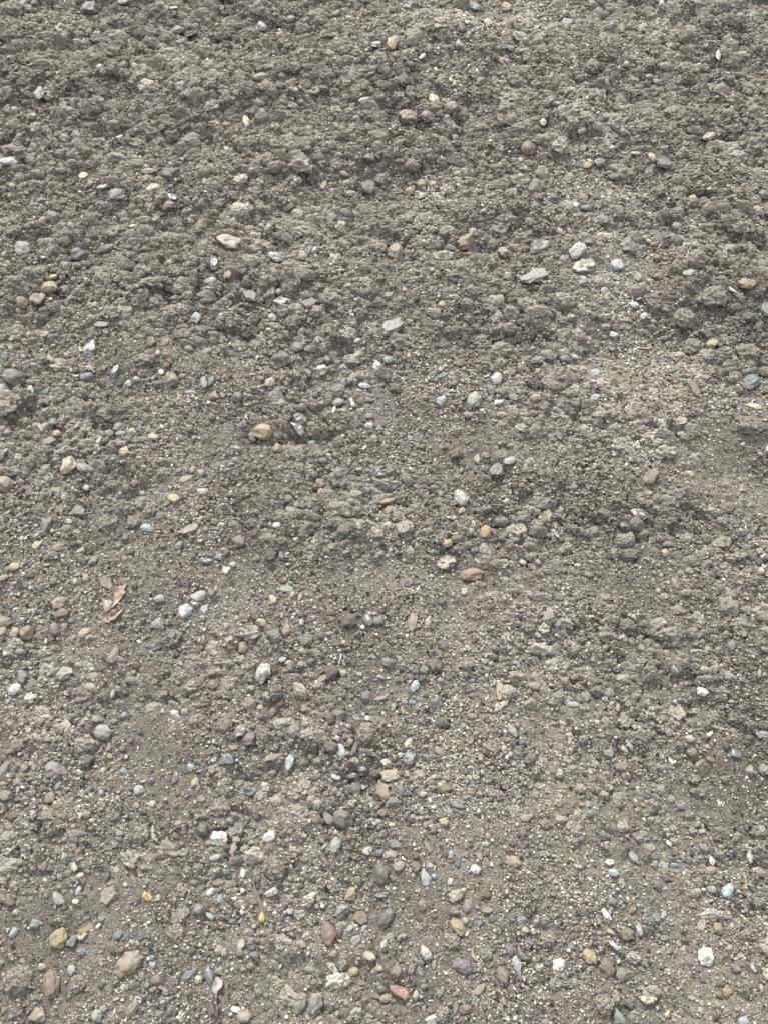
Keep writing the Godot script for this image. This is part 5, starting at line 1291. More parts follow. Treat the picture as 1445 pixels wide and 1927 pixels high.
func settle(p: Vector2, m1: Vector2, m2: Vector2, sink: float) -> float:
	# evens the soil under and just downhill of a stone and marks it as covered; the level it lies on
	var det := m1.x * m2.y - m1.y * m2.x
	var reach := maxf(m1.length(), m2.length()) * 1.9 + STEP
	var n := int(ceil(reach / STEP))
	var ci := int(round((p.x - U0) / STEP))
	var cj := int(round((p.y - V0) / STEP))
	var sum := 0.0
	var squares := 0.0
	var num := 0
	var level := soil_height(p.x, p.y)
	var down := 0.55 * maxf(absf(m1.y), absf(m2.y)) * smoothstep(0.2, 1.6, p.y)
	for pass_no in 2:
		if pass_no == 1 and num:
			level = sum / num + minf(0.6 * sqrt(maxf(squares / num - pow(sum / num, 2.0), 0.0)), 0.0035)
		for j in range(maxi(cj - n, 0), mini(cj + n + 1, NV)):
			for i in range(maxi(ci - n, 0), mini(ci + n + 1, NU)):
				var d := Vector2(U0 + i * STEP - p.x, V0 + j * STEP - p.y)
				var a := (d.x * m2.y - d.y * m2.x) / det
				var b := (m1.x * d.y - m1.y * d.x) / det
				var q := sqrt(a * a + b * b)
				var at := j * NU + i
				if pass_no == 0:
					if q < 1.2:
						sum += hgt[at]
						squares += hgt[at] * hgt[at]
						num += 1
				else:
					var e := Vector2(d.x, d.y + down)
					var a2 := (e.x * m2.y - e.y * m2.x) / det
					var b2 := (m1.x * e.y - m1.y * e.x) / det
					var q2 := minf(q, sqrt(a2 * a2 + b2 * b2))
					hgt[at] = lerpf(hgt[at], clampf(hgt[at], level - sink - 0.010, level - sink), 1.0 - smoothstep(0.85, 1.5, q2))
					if q < 0.85:
						covered[at] = 1
					if q2 < 1.45:
						guard[at] = 1
	return level


func build_ground() -> void:
	var pts := PackedVector3Array()
	var nor := PackedVector3Array()
	var col := PackedColorArray()
	var tri := PackedInt32Array()
	pts.resize(NU * NV)
	nor.resize(NU * NV)
	col.resize(NU * NV)
	tri.resize((NU - 1) * (NV - 1) * 6)
	var t := 0
	for j in NV:
		var v := V0 + j * STEP
		var edge_v := minf(j, NV - 1 - j)
		for i in NU:
			var u := U0 + i * STEP
			var k := j * NU + i
			var h := hgt[k]
			var edge := minf(edge_v, minf(i, NU - 1 - i))
			if edge < 4:
				h -= 0.006 * (4 - edge)
			pts[k] = world_at(u, v, h)
			var gx := (hgt[k + (1 if i < NU - 1 else 0)] - hgt[k - (1 if i > 0 else 0)]) / (2.0 * STEP)
			var gy := (hgt[k + (NU if j < NV - 1 else 0)] - hgt[k - (NU if j > 0 else 0)]) / (2.0 * STEP)
			nor[k] = (NN - UU * gx - VV * gy).normalized()
			var c := SHADED_GROUND * soil_tone(u, v)
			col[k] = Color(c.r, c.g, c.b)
			if i < NU - 1 and j < NV - 1:
				tri[t] = k
				tri[t + 1] = k + NU
				tri[t + 2] = k + 1
				tri[t + 3] = k + 1
				tri[t + 4] = k + NU
				tri[t + 5] = k + NU + 1
				t += 6
	var m := ArrayMesh.new()
	var arr := []
	arr.resize(Mesh.ARRAY_MAX)
	arr[Mesh.ARRAY_VERTEX] = pts
	arr[Mesh.ARRAY_NORMAL] = nor
	arr[Mesh.ARRAY_COLOR] = col
	arr[Mesh.ARRAY_INDEX] = tri
	m.add_surface_from_arrays(Mesh.PRIMITIVE_TRIANGLES, arr)
	m.surface_set_material(0, soil_mat)
	# the rest of the ground, out to the horizon, a little lower where it passes under the detailed part
	var lines_u := spread(U0 + 0.03, -U0 - 0.03)
	var lines_v := spread(V0 + 0.03, V0 + (NV - 1) * STEP - 0.03)
	var st := SurfaceTool.new()
	st.begin(Mesh.PRIMITIVE_TRIANGLES)
	for j in lines_v.size():
		for i in lines_u.size():
			var u: float = lines_u[i]
			var v: float = lines_v[j]
			var far := maxf(absf(u), absf(v - 1.1))
			var h := noise_a.get_noise_2d(u * 3.0, v * 2.8) * 0.026 + noise_a.get_noise_2d(u * 11.0, v * 12.0) * 0.012 - 0.02 * (1.0 - smoothstep(1.6, 2.4, far))
			var inside := u > U0 + 0.05 and u < -U0 - 0.05 and v > V0 + 0.05 and v < V0 + (NV - 1) * STEP - 0.05
			if inside:
				h = -0.12
			var c := SHADED_GROUND * soil_tone(u, v)
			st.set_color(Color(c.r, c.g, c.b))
			st.add_vertex(world_at(u, v, h))
	for j in lines_v.size() - 1:
		for i in lines_u.size() - 1:
			var k := j * lines_u.size() + i
			for q in [k, k + lines_u.size(), k + 1, k + 1, k + lines_u.size(), k + lines_u.size() + 1]:
				st.add_index(q)
	st.generate_normals()
	st.set_material(soil_mat)
	st.commit(m)
	var g := MeshInstance3D.new()
	g.mesh = m
	put(g, "ground", "sloping ground of damp brown-grey gravelly soil filling the whole view", "", "", "structure")


func spread(a: float, b: float) -> PackedFloat32Array:
	var out := PackedFloat32Array()
	var d := 50.0
	while d > 0.02:
		out.append(a - d)
		d *= 0.74
	var n := 6
	for k in n + 1:
		out.append(lerpf(a, b, float(k) / n))
	d = 0.02
	var far := []
	var e := 50.0
	while e > 0.02:
		far.push_front(e)
		e *= 0.74
	for x in far:
		out.append(b + x)
	return out


func soil_tone(u: float, v: float) -> float:
	# damper and drier patches, drawn out a little down the slope
	return 1.0 + 0.20 * noise_a.get_noise_2d(u * 3.4 + 70.0, v * 2.6) + 0.14 * noise_b.get_noise_2d(u * 6.0, v * 1.6 + 20.0) + patch_at(u, v) + 0.06 * smoothstep(0.9, 1.9, v)


func patch_at(u: float, v: float) -> float:
	var i := int((u - U0) / 0.016)
	var j := int((v - V0) / 0.016)
	return tones[j * 166 + i] if i >= 0 and i < 166 and j >= 0 and j < 207 else 0.0


# how cloddy the soil is: more so up the slope, less where it is dry and packed
func roughness_at(u: float, v: float) -> float:
	var t := patch_at(u, v)
	return 0.57 + 0.75 * noise_b.get_noise_2d(u * 3.1 + 40.0, v * 3.8) + 0.7 * (smoothstep(0.1, 1.6, v) - 0.45) - (1.9 if t > 0.0 else 1.2) * t


# ---------------------------------------------------------------- crumbs and grit: nobody could count them

func crumb_mesh(no: int, level: int, knobbly: float) -> ArrayMesh:
	var dirs: PackedVector3Array = sphere(level)[0]
	var pts := PackedVector3Array()
	for d in dirs:
		var off := Vector3(no * 5.1, no * 2.7, no * 9.3)
		var q := 1.0 + knobbly * noise_b.get_noise_3dv(d * 1.6 + off) + knobbly * 0.5 * noise_b.get_noise_3dv(d * 4.0 + off)
		pts.append(d * q * Vector3(1.0, 0.85, 0.75))
	var white := PackedColorArray()
	white.resize(pts.size())
	white.fill(Color.WHITE)
	return mesh_from(pts, sphere(level)[1], white)


func swarm(called: String, parent: Node3D, mesh: ArrayMesh, mat: Material, rows: PackedFloat32Array) -> void:
	mesh.surface_set_material(0, mat)
	var mm := MultiMesh.new()
	mm.transform_format = MultiMesh.TRANSFORM_3D
	mm.use_colors = true
	mm.mesh = mesh
	mm.instance_count = rows.size() / 16
	mm.buffer = rows
	var o := MultiMeshInstance3D.new()
	o.name = called
	o.multimesh = mm
	o.set_meta("kind", "stuff")
	parent.add_child(o, true)


func push_copy(rows: PackedFloat32Array, at: int, b: Basis, p: Vector3, c: Color) -> void:
	rows[at] = b.x.x
	rows[at + 1] = b.y.x
	rows[at + 2] = b.z.x
	rows[at + 3] = p.x
	rows[at + 4] = b.x.y
	rows[at + 5] = b.y.y
	rows[at + 6] = b.z.y
	rows[at + 7] = p.y
	rows[at + 8] = b.x.z
	rows[at + 9] = b.y.z
	rows[at + 10] = b.z.z
	rows[at + 11] = p.z
	rows[at + 12] = c.r
	rows[at + 13] = c.g
	rows[at + 14] = c.b
	rows[at + 15] = 1.0


func scatter_crumbs() -> void:
	var root := Node3D.new()
	put(root, "soil_crumbs", "loose brown-grey crumbs and sand grains covering the whole slope", "", "", "stuff")
	var turns: Array[Basis] = []
	for k in 64:
		turns.append(Basis(Quaternion(Vector3(rng.randfn(), rng.randfn(), rng.randfn()).normalized(), rng.randf() * TAU)))
	# lumps of many crumbs stuck together
	for kind in 8:
		var lump := lump_mesh(kind)
		var skin: PackedVector3Array = lump.surface_get_arrays(0)[Mesh.ARRAY_VERTEX]
		var each := 5000
		var rows := PackedFloat32Array()
		rows.resize(each * 16)
		var n := 0
		while n < each:
			var v := -0.2 + 2.7 * pow(rng.randf(), 1.1)
			var half := (0.60 + 0.25 * maxf(v, 0.0)) if rng.randf() < 0.72 else 1.32
			var u := rng.randf_range(-half, half)
			if rng.randf() > half / 1.32 or covered[cell(u, v)]:
				continue
			var rough := roughness_at(u, v) - 0.1
			if rng.randf() > rough * 1.2:
				continue
			var r := minf(0.0025 * pow(rng.randf() + 0.004, -0.36), 0.0105) * (1.0 + 0.34 * maxf(v, 0.0))
			if guard[cell(u, v)] and rng.randf() < 0.9:
				continue
			var f := soil_tone(u, v) * exp(rng.randfn() * 0.16)
			var b := turns[rng.randi() & 63].scaled(Vector3(rng.randf_range(1.0, 1.6), rng.randf_range(0.8, 1.3), rng.randf_range(0.8, 1.3)) * r)
			var at := world_at(u, v, soil_height(u, v) + r * rng.randf_range(-0.65, 0.15))
			push_copy(rows, n * 16, b, at, Color(SOIL.r * f, SOIL.g * f, SOIL.b * f))
			# sand and crumbs that cling to the lump
			for g in mini(int(r * r * 260000.0), 30):
				var w := b * skin[rng.randi() % skin.size()]
				if w.dot(NN) > -0.2 * r:
					stuck.append(at + w)
			n += 1
		swarm("crumb_lump", root, lump, crumb_mat, rows)
	# single grains
	for kind in 8:
		var each := 85000
		var rows := PackedFloat32Array()
		rows.resize(each * 16)
		var n := 0
		# a coarser cover on the soil to both sides
		while n < 13000:
			var v := -0.3 + 2.8 * rng.randf()
			var u := rng.randf_range(0.52 + 0.23 * maxf(v, 0.0), 1.34) * (1.0 if rng.randf() < 0.5 else -1.0)
			var r := minf(0.0014 * pow(rng.randf() + 0.003, -0.40), 0.0042)
			var f := soil_tone(u, v) * exp(rng.randfn() * 0.34 - 0.05)
			push_copy(rows, n * 16, turns[rng.randi() & 63].scaled(Vector3.ONE * r), world_at(u, v, soil_height(u, v) + r * 0.3), Color(SOIL.r * f, SOIL.g * f, SOIL.b * f))
			n += 1
		while n < each:
			var v := -0.14 + 2.55 * pow(rng.randf(), 1.15)
			var half := 0.57 + 0.245 * maxf(v, 0.0)
			if rng.randf() > half / 1.2:
				continue
			var u := rng.randf_range(-half, half)
			if covered[cell(u, v)]:
				continue
			var far := 1.0 + 0.28 * maxf(v, 0.0)
			var fineness := clampf(1.0 + 0.45 * noise_b.get_noise_2d(u * 5.0 + 11.0, v * 5.0), 0.68, 1.3)
			var r := minf(0.00064 * pow(rng.randf() + 0.003, -0.40), 0.0022) * far * fineness
			var c := SOIL
			var f := soil_tone(u, v) * exp(rng.randfn() * 0.40 - 0.07)
			var x := rng.randf()
			if r < 0.0022 and x < 0.17:
				c = Color(0.50, 0.47, 0.39)
				f = rng.randf_range(0.8, 1.25)
			elif r < 0.003 and x < 0.215:
				c = Color(0.07, 0.075, 0.08)
			elif r < 0.003 and x < 0.222:
				c = Color(0.40, 0.25, 0.13)
			var b := turns[rng.randi() & 63].scaled(Vector3(r, r * rng.randf_range(0.6, 1.1), r * rng.randf_range(0.7, 1.25)))
			push_copy(rows, n * 16, b, world_at(u, v, soil_height(u, v) + r * rng.randf_range(-0.3, 0.8)), Color(c.r * f, c.g * f, c.b * f * rng.randf_range(0.93, 1.04)))
			n += 1
		for k in range(kind, stuck.size(), 8):
			var r := rng.randf_range(0.0006, 0.0014)
			var f := exp(rng.randfn() * 0.34)
			var row := PackedFloat32Array()
			row.resize(16)
			push_copy(row, 0, turns[rng.randi() & 63].scaled(Vector3.ONE * r), stuck[k], Color(SOIL.r * f, SOIL.g * f, SOIL.b * f))
			rows.append_array(row)
		swarm("crumb", root, crumb_mesh(kind, 1, 0.85), crumb_mat, rows)


# a lump of crumbs: knobs and pits all over it
func lump_mesh(no: int) -> ArrayMesh:
	var dirs: PackedVector3Array = sphere(4)[0]
	var pts := PackedVector3Array()
	var off := Vector3(no * 5.1, no * 2.7, no * 9.3)
	var r := RandomNumberGenerator.new()
	r.seed = 77 + no
	var faces: Array[Vector3] = []
	for k in (9 if no % 2 else 0):
		faces.append(Vector3(r.randfn(), r.randfn(), r.randfn()).normalized() * r.randf_range(0.62, 0.95))
	for d in dirs:
		var q := 1.0 if faces.size() else 1.0 + 0.38 * noise_b.get_noise_3dv(d * 1.3 + off) - 0.16 * (noise_c.get_noise_3dv(d * 2.6 + off) + 0.45) - 0.19 * (noise_c.get_noise_3dv(d * 6.5 - off) + 0.45)
		for f in faces:
			var e := d.dot(f.normalized())
			if e > 0.1:
				q = minf(q, f.length() / e)
		if faces.size():
			q *= 1.0 + 0.10 * noise_b.get_noise_3dv(d * 2.5 + off) - 0.17 * (noise_c.get_noise_3dv(d * 6.0 + off) + 0.45) + 0.08 * noise_b.get_noise_3dv(d * 13.0 + off)
		pts.append(d * q * Vector3(1.0, 0.85, 0.72))
	var white := PackedColorArray()
	white.resize(pts.size())
	white.fill(Color.WHITE)
	return mesh_from(pts, sphere(4)[1], white)


func scatter_grit() -> void:
	var root := Node3D.new()
	put(root, "fine_gravel", "tiny white, cream, grey, blue and orange gravel specks strewn over the soil", "", "", "stuff")
	var names := ["W", "C", "L", "G", "B", "P", "T", "H", "D", "O", "N", "I"]
	var odds := [0.20, 0.35, 0.50, 0.63, 0.71, 0.78, 0.87, 0.91, 0.96, 0.975, 0.987, 1.0]
	var per := 5
	var lists := []
	for k in per:
		lists.append(PackedFloat32Array())
	var entries := []
	for g in GRIT:
		var p := ground_spot(g[1], g[2])
		var px := metres_per_pixel(g[1], g[2])
		entries.append([p, g[3] * px * 0.5, g[4] * px * 0.5, g[0]])
	for k in 10000:
		var v := -0.2 + 2.7 * pow(rng.randf(), 1.25)
		var half := 0.62 + 0.26 * maxf(v, 0.0)
		var u := rng.randf_range(-half, half)
		if rng.randf() > half / 1.3 or guard[cell(u, v)]:
			continue
		var patch := 0.55 + 0.8 * noise_b.get_noise_2d(u * 4.0 - 30.0, v * 5.0) + 0.25 * (1.0 - smoothstep(0.2, 1.4, v))
		if rng.randf() > patch:
			continue
		var r := minf(0.0017 * pow(rng.randf() + 0.01, -0.34), 0.0052) * (1.0 + 0.2 * maxf(v, 0.0))
		var x := rng.randf()
		var which := 0
		while odds[which] < x:
			which += 1
		entries.append([Vector2(u, v), r, r * rng.randf_range(0.6, 0.95), names[which]])
	for k in 3400:
		var v := -0.2 + 2.7 * pow(rng.randf(), 1.15)
		var half := 0.60 + 0.25 * maxf(v, 0.0)
		var u := rng.randf_range(-half, half)
		if rng.randf() > half / 1.3 or guard[cell(u, v)]:
			continue
		if rng.randf() > 0.5 + 0.8 * noise_b.get_noise_2d(u * 3.0 - 30.0, v * 4.0) + 0.3 * (1.0 - smoothstep(0.2, 1.4, v)):
			continue
		var r := minf(0.0032 * pow(rng.randf() + 0.01, -0.30), 0.0095) * (1.0 + 0.15 * maxf(v, 0.0))
		entries.append([Vector2(u, v), r, r * rng.randf_range(0.6, 0.95), ["M", "T", "G", "M", "L", "M"][rng.randi() % 6]])
	for k in entries.size():
		var e: Array = entries[k]
		var p: Vector2 = e[0]
		var b := Basis(NN, rng.randf() * TAU) * Basis(UU, VV, NN) * Basis(Vector3(1, 0, 0), rng.randfn() * 0.3)
		b = b * Basis.from_scale(Vector3(e[1], e[2] / 0.85, minf(e[1], e[2]) * 1.1))
		var c: Color = palette[e[3]][0]
		var f := rng.randf_range(0.75, 1.15)
		var row := PackedFloat32Array()
		row.resize(16)
		push_copy(row, 0, b, world_at(p.x, p.y, soil_height(p.x, p.y) + minf(e[1], e[2]) * 0.45), Color(c.r * f, c.g * f, c.b * f))
		lists[k % per].append_array(row)
	for k in per:
		swarm("speck", root, crumb_mesh(40 + k, 2, 0.42), stone_mat, lists[k])


# ---------------------------------------------------------------- stones

func place_stones() -> void:
	for no in STONES.size():
		var s: Array = STONES[no]
		var shape: String = s[6]
		var p := ground_spot(s[1], s[2])
		var px := metres_per_pixel(s[1], s[2]) * (CAM_H - soil_height(p.x, p.y)) / CAM_H
		var d := sight(s[1], s[2]).normalized()
		var ratio: float = {"r": 0.88, "o": 0.72, "a": 0.74, "d": 0.62, "f": 0.42, "s": 0.5, "m": 0.8, "c": 0.8}[shape]
		var small: float = minf(s[3], s[4]) * px * 0.5
		var c: float = small * ratio
		var stretch := minf(1.0 / sqrt(d.z * d.z + ratio * ratio * (1.0 - d.z * d.z)), 1.7)
		var a := deg_to_rad(s[5])
		var m1: Vector2 = Vector2(cos(a), sin(a) * stretch) * (s[3] * px * 0.5)
		var m2: Vector2 = Vector2(-sin(a), cos(a) * stretch) * (s[4] * px * 0.5)
		var lift: float = {"r": 0.3, "o": 0.3, "a": 0.28, "d": 0.3, "f": 0.38, "s": 0.5, "m": 0.1, "c": 0.45}[shape]
		lift -= 0.1 * (1.0 - smoothstep(0.6, 1.4, p.y))
		var level := settle(p, m1, m2, c * 0.25 if shape != "m" else 0.0)
		# the level may differ from the one met on the way in: slide along the line of sight
		var h := level + c * lift
		p = spot(s[1], s[2], h)
		var big: float = maxf(s[3], s[4])
		var lvl := 2 if big < 15 else (3 if big < 34 else 4)
		if shape == "m" and big > 22:
			lvl = 4
		var base := world_at(p.x, p.y, h)
		var unit := stone_shape(shape, lvl, no)
		var pts := PackedVector3Array()
		pts.resize(unit.size())
		var tip_a := rng.randfn() * 0.12
		var tip_b := rng.randfn() * 0.12
		for k in unit.size():
			var q := unit[k]
			var f: Vector2 = m1 * q.x + m2 * q.y
			pts[k] = UU * f.x + VV * f.y + NN * (c * q.z + tip_a * f.x + tip_b * f.y)
		var o := MeshInstance3D.new()
		var tint := stone_colors(s[7], shape, unit, no)
		o.mesh = mesh_from(pts, sphere(lvl)[1], tint)
		# grains that stick to the muddy places
		var grains := int(big * big * (0.05 if shape != "m" else 0.12))
		for k in grains:
			var w := rng.randi() % pts.size()
			if unit[w].z > -0.3 and (shape == "m" or absf(tint[w].r - SOIL.r * 1.05) + absf(tint[w].b - SOIL.b * 1.05) < 0.05):
				stuck.append(base + pts[w])
		var glossy: bool = s[7] in ["N", "K", "B2", "E3", "U", "R4"]
		o.mesh.surface_set_material(0, soil_mat if shape == "m" else (wet_mat if glossy else stone_mat))
		o.position = base
		put(o, s[0], s[8], {"pebble": "pebble", "stone": "stone", "stone_chip": "stone chip", "soil_clod": "soil clod"}[s[0]], {"pebble": "rounded pebbles on the soil", "stone": "angular stones on the soil", "stone_chip": "flat chips and splinters on the soil", "soil_clod": "mud lumps on the soil"}[s[0]])


func stone_colors(code: String, shape: String, unit: PackedVector3Array, no: int) -> PackedColorArray:
	var r := RandomNumberGenerator.new()
	r.seed = 5000 + no
	var one: Color = palette[code][0]
	var two: Color = palette[code][1]
	var share: float = palette[code][2]
	var light := r.randf_range(0.86, 1.12)
	var mud := r.randf_range(0.05, 0.62)
	if code in ["W4", "U", "P", "N", "K", "Y2", "W", "C", "R4"]:
		mud *= 0.55
	var off := Vector3(no * 1.7, no * 0.9, -no * 2.1)
	var soil := SOIL * 1.05
	var out := PackedColorArray()
	out.resize(unit.size())
	for k in unit.size():
		var q := unit[k]
		var c := one
		if share > 0.0:
			var cut := 0.55 - share * 1.3
			c = one.lerp(two, smoothstep(cut - 0.08, cut + 0.08, noise_b.get_noise_3dv(q * 1.1 + off)))
		var f := light * (1.0 + 0.20 * noise_b.get_noise_3dv(q * 2.2 - off) + 0.16 * noise_b.get_noise_3dv(q * 6.0 + off))
		c = Color(c.r * f, c.g * f, c.b * f)
		if shape == "m":
			c = soil.lerp(c, 0.3)
		else:
			var w := noise_b.get_noise_3dv(q * 1.8 + off * 1.3) * 0.6 + noise_b.get_noise_3dv(q * 5.5 + off) * 0.5 - 0.5 * q.z - 0.1
			c = c.lerp(soil, smoothstep(0.45 - mud, 0.75 - mud, w) * 0.9)
		out[k] = c
	return out


# ---------------------------------------------------------------- leaves and stalks

func frame_points(list: Array) -> PackedVector2Array:
	var out := PackedVector2Array()
	for k in range(0, list.size(), 2):
		out.append(Vector2(list[k], list[k + 1]))
	return out


# a thin curled sheet: its outline lies on the soil
func sheet(outline: PackedVector2Array, lift: float, curl: float, thick: float, color: Color, no: int) -> ArrayMesh:
	var flat := PackedVector2Array()
	var level := 0.0
	for p in outline:
		var q := ground_spot(p.x, p.y)
		flat.append(q)
		level += soil_height(q.x, q.y)
	level = level / outline.size() + lift
	var ids := Geometry2D.triangulate_polygon(flat)
	var pts: Array[Vector2] = []
	for q in flat:
		pts.append(q)
	for turn in 3:
		var next := PackedInt32Array()
		var mids := {}
		for k in range(0, ids.size(), 3):
			var c := [ids[k], ids[k + 1], ids[k + 2]]
			var m := []
			for e in 3:
				var a: int = mini(c[e], c[(e + 1) % 3])
				var b: int = maxi(c[e], c[(e + 1) % 3])
				var key := a * 100000 + b
				if not mids.has(key):
					mids[key] = pts.size()
					pts.append((pts[a] + pts[b]) * 0.5)
				m.append(mids[key])
			next.append_array(PackedInt32Array([c[0], m[0], m[2], c[1], m[1], m[0], c[2], m[2], m[1], m[0], m[1], m[2]]))
		ids = next
	var count := pts.size()
	var all := PackedVector3Array()
	var col := PackedColorArray()
	for face in 2:
		for q in pts:
			var h := level + curl * (noise_b.get_noise_2d(q.x * 26.0 + no * 7.0, q.y * 26.0) + 0.4 * noise_b.get_noise_2d(q.x * 90.0, q.y * 90.0)) + 0.25 * (soil_height(q.x, q.y) - level)
			all.append(world_at(q.x, q.y, h - face * thick))
			var f := 1.0 + 0.22 * noise_b.get_noise_2d(q.x * 120.0, q.y * 120.0 + no) + 0.2 * noise_b.get_noise_2d(q.x * 40.0, q.y * 40.0 - no)
			col.append(Color(color.r * f, color.g * f, color.b * f))
	var tri := PackedInt32Array()
	var edges := {}
	for k in range(0, ids.size(), 3):
		var a := ids[k]
		var b := ids[k + 1]
		var c := ids[k + 2]
		if (pts[b] - pts[a]).cross(pts[c] - pts[a]) > 0:
			var s := b
			b = c
			c = s
		tri.append_array(PackedInt32Array([a, b, c, a + count, c + count, b + count]))
		for e in [[a, b], [b, c], [c, a]]:
			edges[e[0] * 100000 + e[1]] = e
	for key in edges:
		var e: Array = edges[key]
		if not edges.has(e[1] * 100000 + e[0]):
			tri.append_array(PackedInt32Array([e[0], e[0] + count, e[1], e[1], e[0] + count, e[1] + count]))
	return mesh_from(all, tri, col)


# a tapering stalk along points of the frame
func stalk(list: Array, lift: float, r0: float, r1: float, color: Color) -> ArrayMesh:
	var way := PackedVector3Array()
	var raw := frame_points(list)
	var fine := PackedVector2Array()
	for k in raw.size() - 1:
		for s in 4:
			fine.append(raw[k].lerp(raw[k + 1], s / 4.0))
	fine.append(raw[raw.size() - 1])
	for p in fine:
		var q := ground_spot(p.x, p.y)
		way.append(world_at(q.x, q.y, soil_height(q.x, q.y) + lift))
	for turn in 2:
		var soft := way.duplicate()
		for k in range(1, way.size() - 1):
			soft[k] = (way[k - 1] + way[k] * 2.0 + way[k + 1]) * 0.25
		way = soft
	var pts := PackedVector3Array()
	var tri := PackedInt32Array()
	var col := PackedColorArray()
	var sides := 7
	for k in way.size():
		var along := (way[mini(k + 1, way.size() - 1)] - way[maxi(k - 1, 0)]).normalized()
		var x := along.cross(NN).normalized()
		var y := x.cross(along)
		var r := lerpf(r0, r1, float(k) / (way.size() - 1)) * (1.0 + 0.2 * sin(k * 1.7))
		for s in sides:
			var a := TAU * s / sides
			pts.append(way[k] + (x * cos(a) + y * sin(a)) * r)
			col.append(color * (1.0 + 0.15 * sin(k * 2.3 + s)))
			if k < way.size() - 1:
				var i := k * sides + s
				var j := k * sides + (s + 1) % sides
				tri.append_array(PackedInt32Array([i, j, i + sides, j, j + sides, i + sides]))
	for end in [0, way.size() - 1]:
		var c := pts.size()
		pts.append(way[end])
		col.append(color)
		for s in sides:
			var i: int = end * sides + s
			var j: int = end * sides + (s + 1) % sides
			tri.append_array(PackedInt32Array([c, j, i] if end == 0 else [c, i, j]))
	return mesh_from(pts, tri, col)


func part(called: String, mesh: ArrayMesh, parent: Node3D, mat: Material) -> MeshInstance3D:
	var o := MeshInstance3D.new()
	o.name = called
	mesh.surface_set_material(0, mat)
	o.mesh = mesh
	parent.add_child(o, true)
	return o


# the leaves press the soil flat under them
func bed_plants() -> Array:
	for list in LEAF_BEDS:
		var poly := PackedVector2Array()
		var lo := Vector2(9, 9)
		var hi := -lo
		var level := 0.0
		for p in frame_points(list):
			var q := ground_spot(p.x, p.y)
			poly.append(q)
			lo = lo.min(q)
			hi = hi.max(q)
			level += soil_height(q.x, q.y) / (list.size() / 2)
		for j in range(int((lo.y - V0) / STEP) - 1, int((hi.y - V0) / STEP) + 3):
			for i in range(int((lo.x - U0) / STEP) - 1, int((hi.x - U0) / STEP) + 3):
				guard[j * NU + i] = 1
				if Geometry2D.is_point_in_polygon(Vector2(U0 + i * STEP, V0 + j * STEP), poly):
					hgt[j * NU + i] = lerpf(hgt[j * NU + i], level, 0.8) - 0.001
					covered[j * NU + i] = 1
	return []


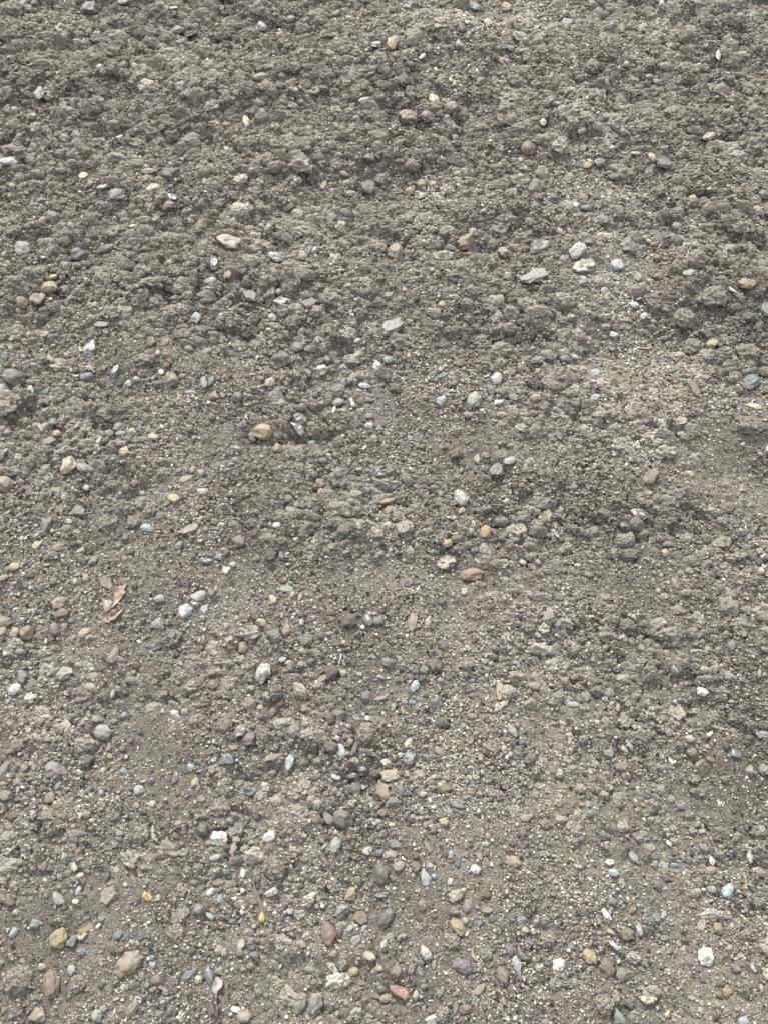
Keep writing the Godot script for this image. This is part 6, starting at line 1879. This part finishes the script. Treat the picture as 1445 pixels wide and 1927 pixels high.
func build_plants(_where: Array) -> void:
	var leaf := StandardMaterial3D.new()
	leaf.vertex_color_use_as_albedo = true
	leaf.roughness = 0.55
	leaf.metallic_specular = 0.4
	var oak := Node3D.new()
	put(oak, "oak_leaf", "torn pinkish-brown oak leaf, half buried, with a mud spot on it", "leaf")
	part("blade", sheet(frame_points([241, 1097, 236, 1114, 240, 1117, 229, 1130, 220, 1140, 210, 1146, 201, 1155, 195, 1141, 189, 1129, 188, 1118, 194, 1125, 202, 1130, 214, 1124, 218, 1117, 225, 1114, 225, 1107, 233, 1104]), 0.004, 0.006, 0.0005, Color(0.17, 0.115, 0.09), 1), oak, leaf)
	part("blade", sheet(frame_points([201, 1160, 208, 1161, 217, 1160, 225, 1153, 234, 1144, 229, 1157, 218, 1170, 210, 1170, 209, 1176, 202, 1173, 188, 1166, 186, 1158, 192, 1157]), 0.004, 0.005, 0.0005, Color(0.16, 0.102, 0.078), 2), oak, leaf)
	part("midrib", stalk([188, 1092, 185, 1110, 193, 1128, 200, 1148, 203, 1160, 207, 1176, 217, 1205], 0.0045, 0.0010, 0.0006, Color(0.06, 0.04, 0.032)), oak, leaf)
	part("mud_spot", sheet(frame_points([199, 1133, 207, 1131, 214, 1134, 212, 1140, 208, 1146, 202, 1141]), 0.0075, 0.002, 0.0035, Color(0.36, 0.34, 0.30), 3), oak, soil_mat)
	var mauve := Node3D.new()
	put(mauve, "leaf", "ragged mauve leaf with a dark wet stem, half under the soil", "leaf")
	part("blade", sheet(frame_points([391, 1856, 402, 1848, 412, 1839, 421, 1846, 420, 1858, 412, 1866, 409, 1876, 403, 1868, 396, 1864]), 0.006, 0.006, 0.0006, Color(0.20, 0.165, 0.16), 4), mauve, leaf)
	part("blade", sheet(frame_points([424, 1848, 431, 1856, 433, 1871, 427, 1876, 425, 1862]), 0.006, 0.006, 0.0006, Color(0.10, 0.06, 0.05), 5), mauve, leaf)
	part("stem", stalk([409, 1874, 406, 1888, 412, 1897, 408, 1912, 416, 1925], 0.004, 0.0030, 0.0022, Color(0.045, 0.03, 0.028)), mauve, wet_mat)
	var fold := Node3D.new()
	put(fold, "leaf", "folded grey-mauve leaf lying upright beside an ochre pebble", "leaf")
	part("blade", sheet(frame_points([1132, 1704, 1137, 1710, 1142, 1713, 1147, 1714, 1147, 1722, 1149, 1733, 1143, 1730, 1138, 1728, 1131, 1714]), 0.010, 0.009, 0.0006, Color(0.36, 0.345, 0.345), 6), fold, leaf)
	part("blade", sheet(frame_points([1148, 1734, 1151, 1741, 1157, 1743, 1166, 1756, 1159, 1755, 1151, 1746]), 0.009, 0.006, 0.0006, Color(0.12, 0.075, 0.075), 7), fold, leaf)
	part("stem", stalk([1122, 1712, 1130, 1707, 1138, 1714, 1146, 1728, 1156, 1748], 0.011, 0.0009, 0.0006, Color(0.05, 0.035, 0.035)), fold, leaf)
	var pale := Node3D.new()
	put(pale, "leaf", "crumpled pale grey leaf downhill of the folded mauve leaf", "leaf")
	part("blade", sheet(frame_points([1141, 1770, 1150, 1773, 1155, 1778, 1167, 1784, 1166, 1788, 1159, 1789, 1148, 1783, 1144, 1780]), 0.008, 0.012, 0.0006, Color(0.34, 0.33, 0.335), 8), pale, leaf)
	part("stem", stalk([1140, 1766, 1152, 1776, 1168, 1792], 0.012, 0.0008, 0.0006, Color(0.10, 0.085, 0.085)), pale, leaf)
	var seed_stalk := Node3D.new()
	put(seed_stalk, "seed_stalk", "thin orange-brown stalk ending in a plump ochre seed", "stalk")
	part("stem", stalk([476, 1656, 481, 1672, 488, 1692, 493, 1708, 500, 1730], 0.005, 0.0007, 0.0006, Color(0.16, 0.09, 0.045)), seed_stalk, leaf)
	part("seed", seed_mesh(494, 1727, 0.0066, 0.0044), seed_stalk, wet_mat)
	var thread := MeshInstance3D.new()
	thread.mesh = stalk([638, 1251, 641, 1243, 643, 1232], 0.004, 0.0009, 0.0005, Color(0.35, 0.31, 0.26))
	thread.mesh.surface_set_material(0, leaf)
	put(thread, "dry_straw", "short pale straw standing upright above the cream-pink stone", "straw")
	var root := MeshInstance3D.new()
	root.mesh = stalk([1190, 665, 1199, 657, 1206, 660, 1218, 660, 1224, 657], 0.007, 0.0011, 0.0007, Color(0.40, 0.35, 0.26))
	root.mesh.surface_set_material(0, leaf)
	put(root, "dry_root", "pale straw-coloured bent root lying on the light sandy patch", "root")


func seed_mesh(x: float, y: float, long: float, wide: float) -> ArrayMesh:
	var p := ground_spot(x, y)
	var at := world_at(p.x, p.y, soil_height(p.x, p.y) + wide * 0.7)
	var pts := PackedVector3Array()
	var col := PackedColorArray()
	for d in sphere(3)[0]:
		var q: Vector3 = d
		var w := 1.0 - 0.35 * q.y
		pts.append(at + UU * (q.x * wide * w) + VV * (q.y * long) + NN * (q.z * wide * 0.8 * w))
		col.append(Color(0.27, 0.165, 0.055) * (1.0 + 0.25 * noise_b.get_noise_3dv(q * 2.0)))
	return mesh_from(pts, sphere(3)[1], col)
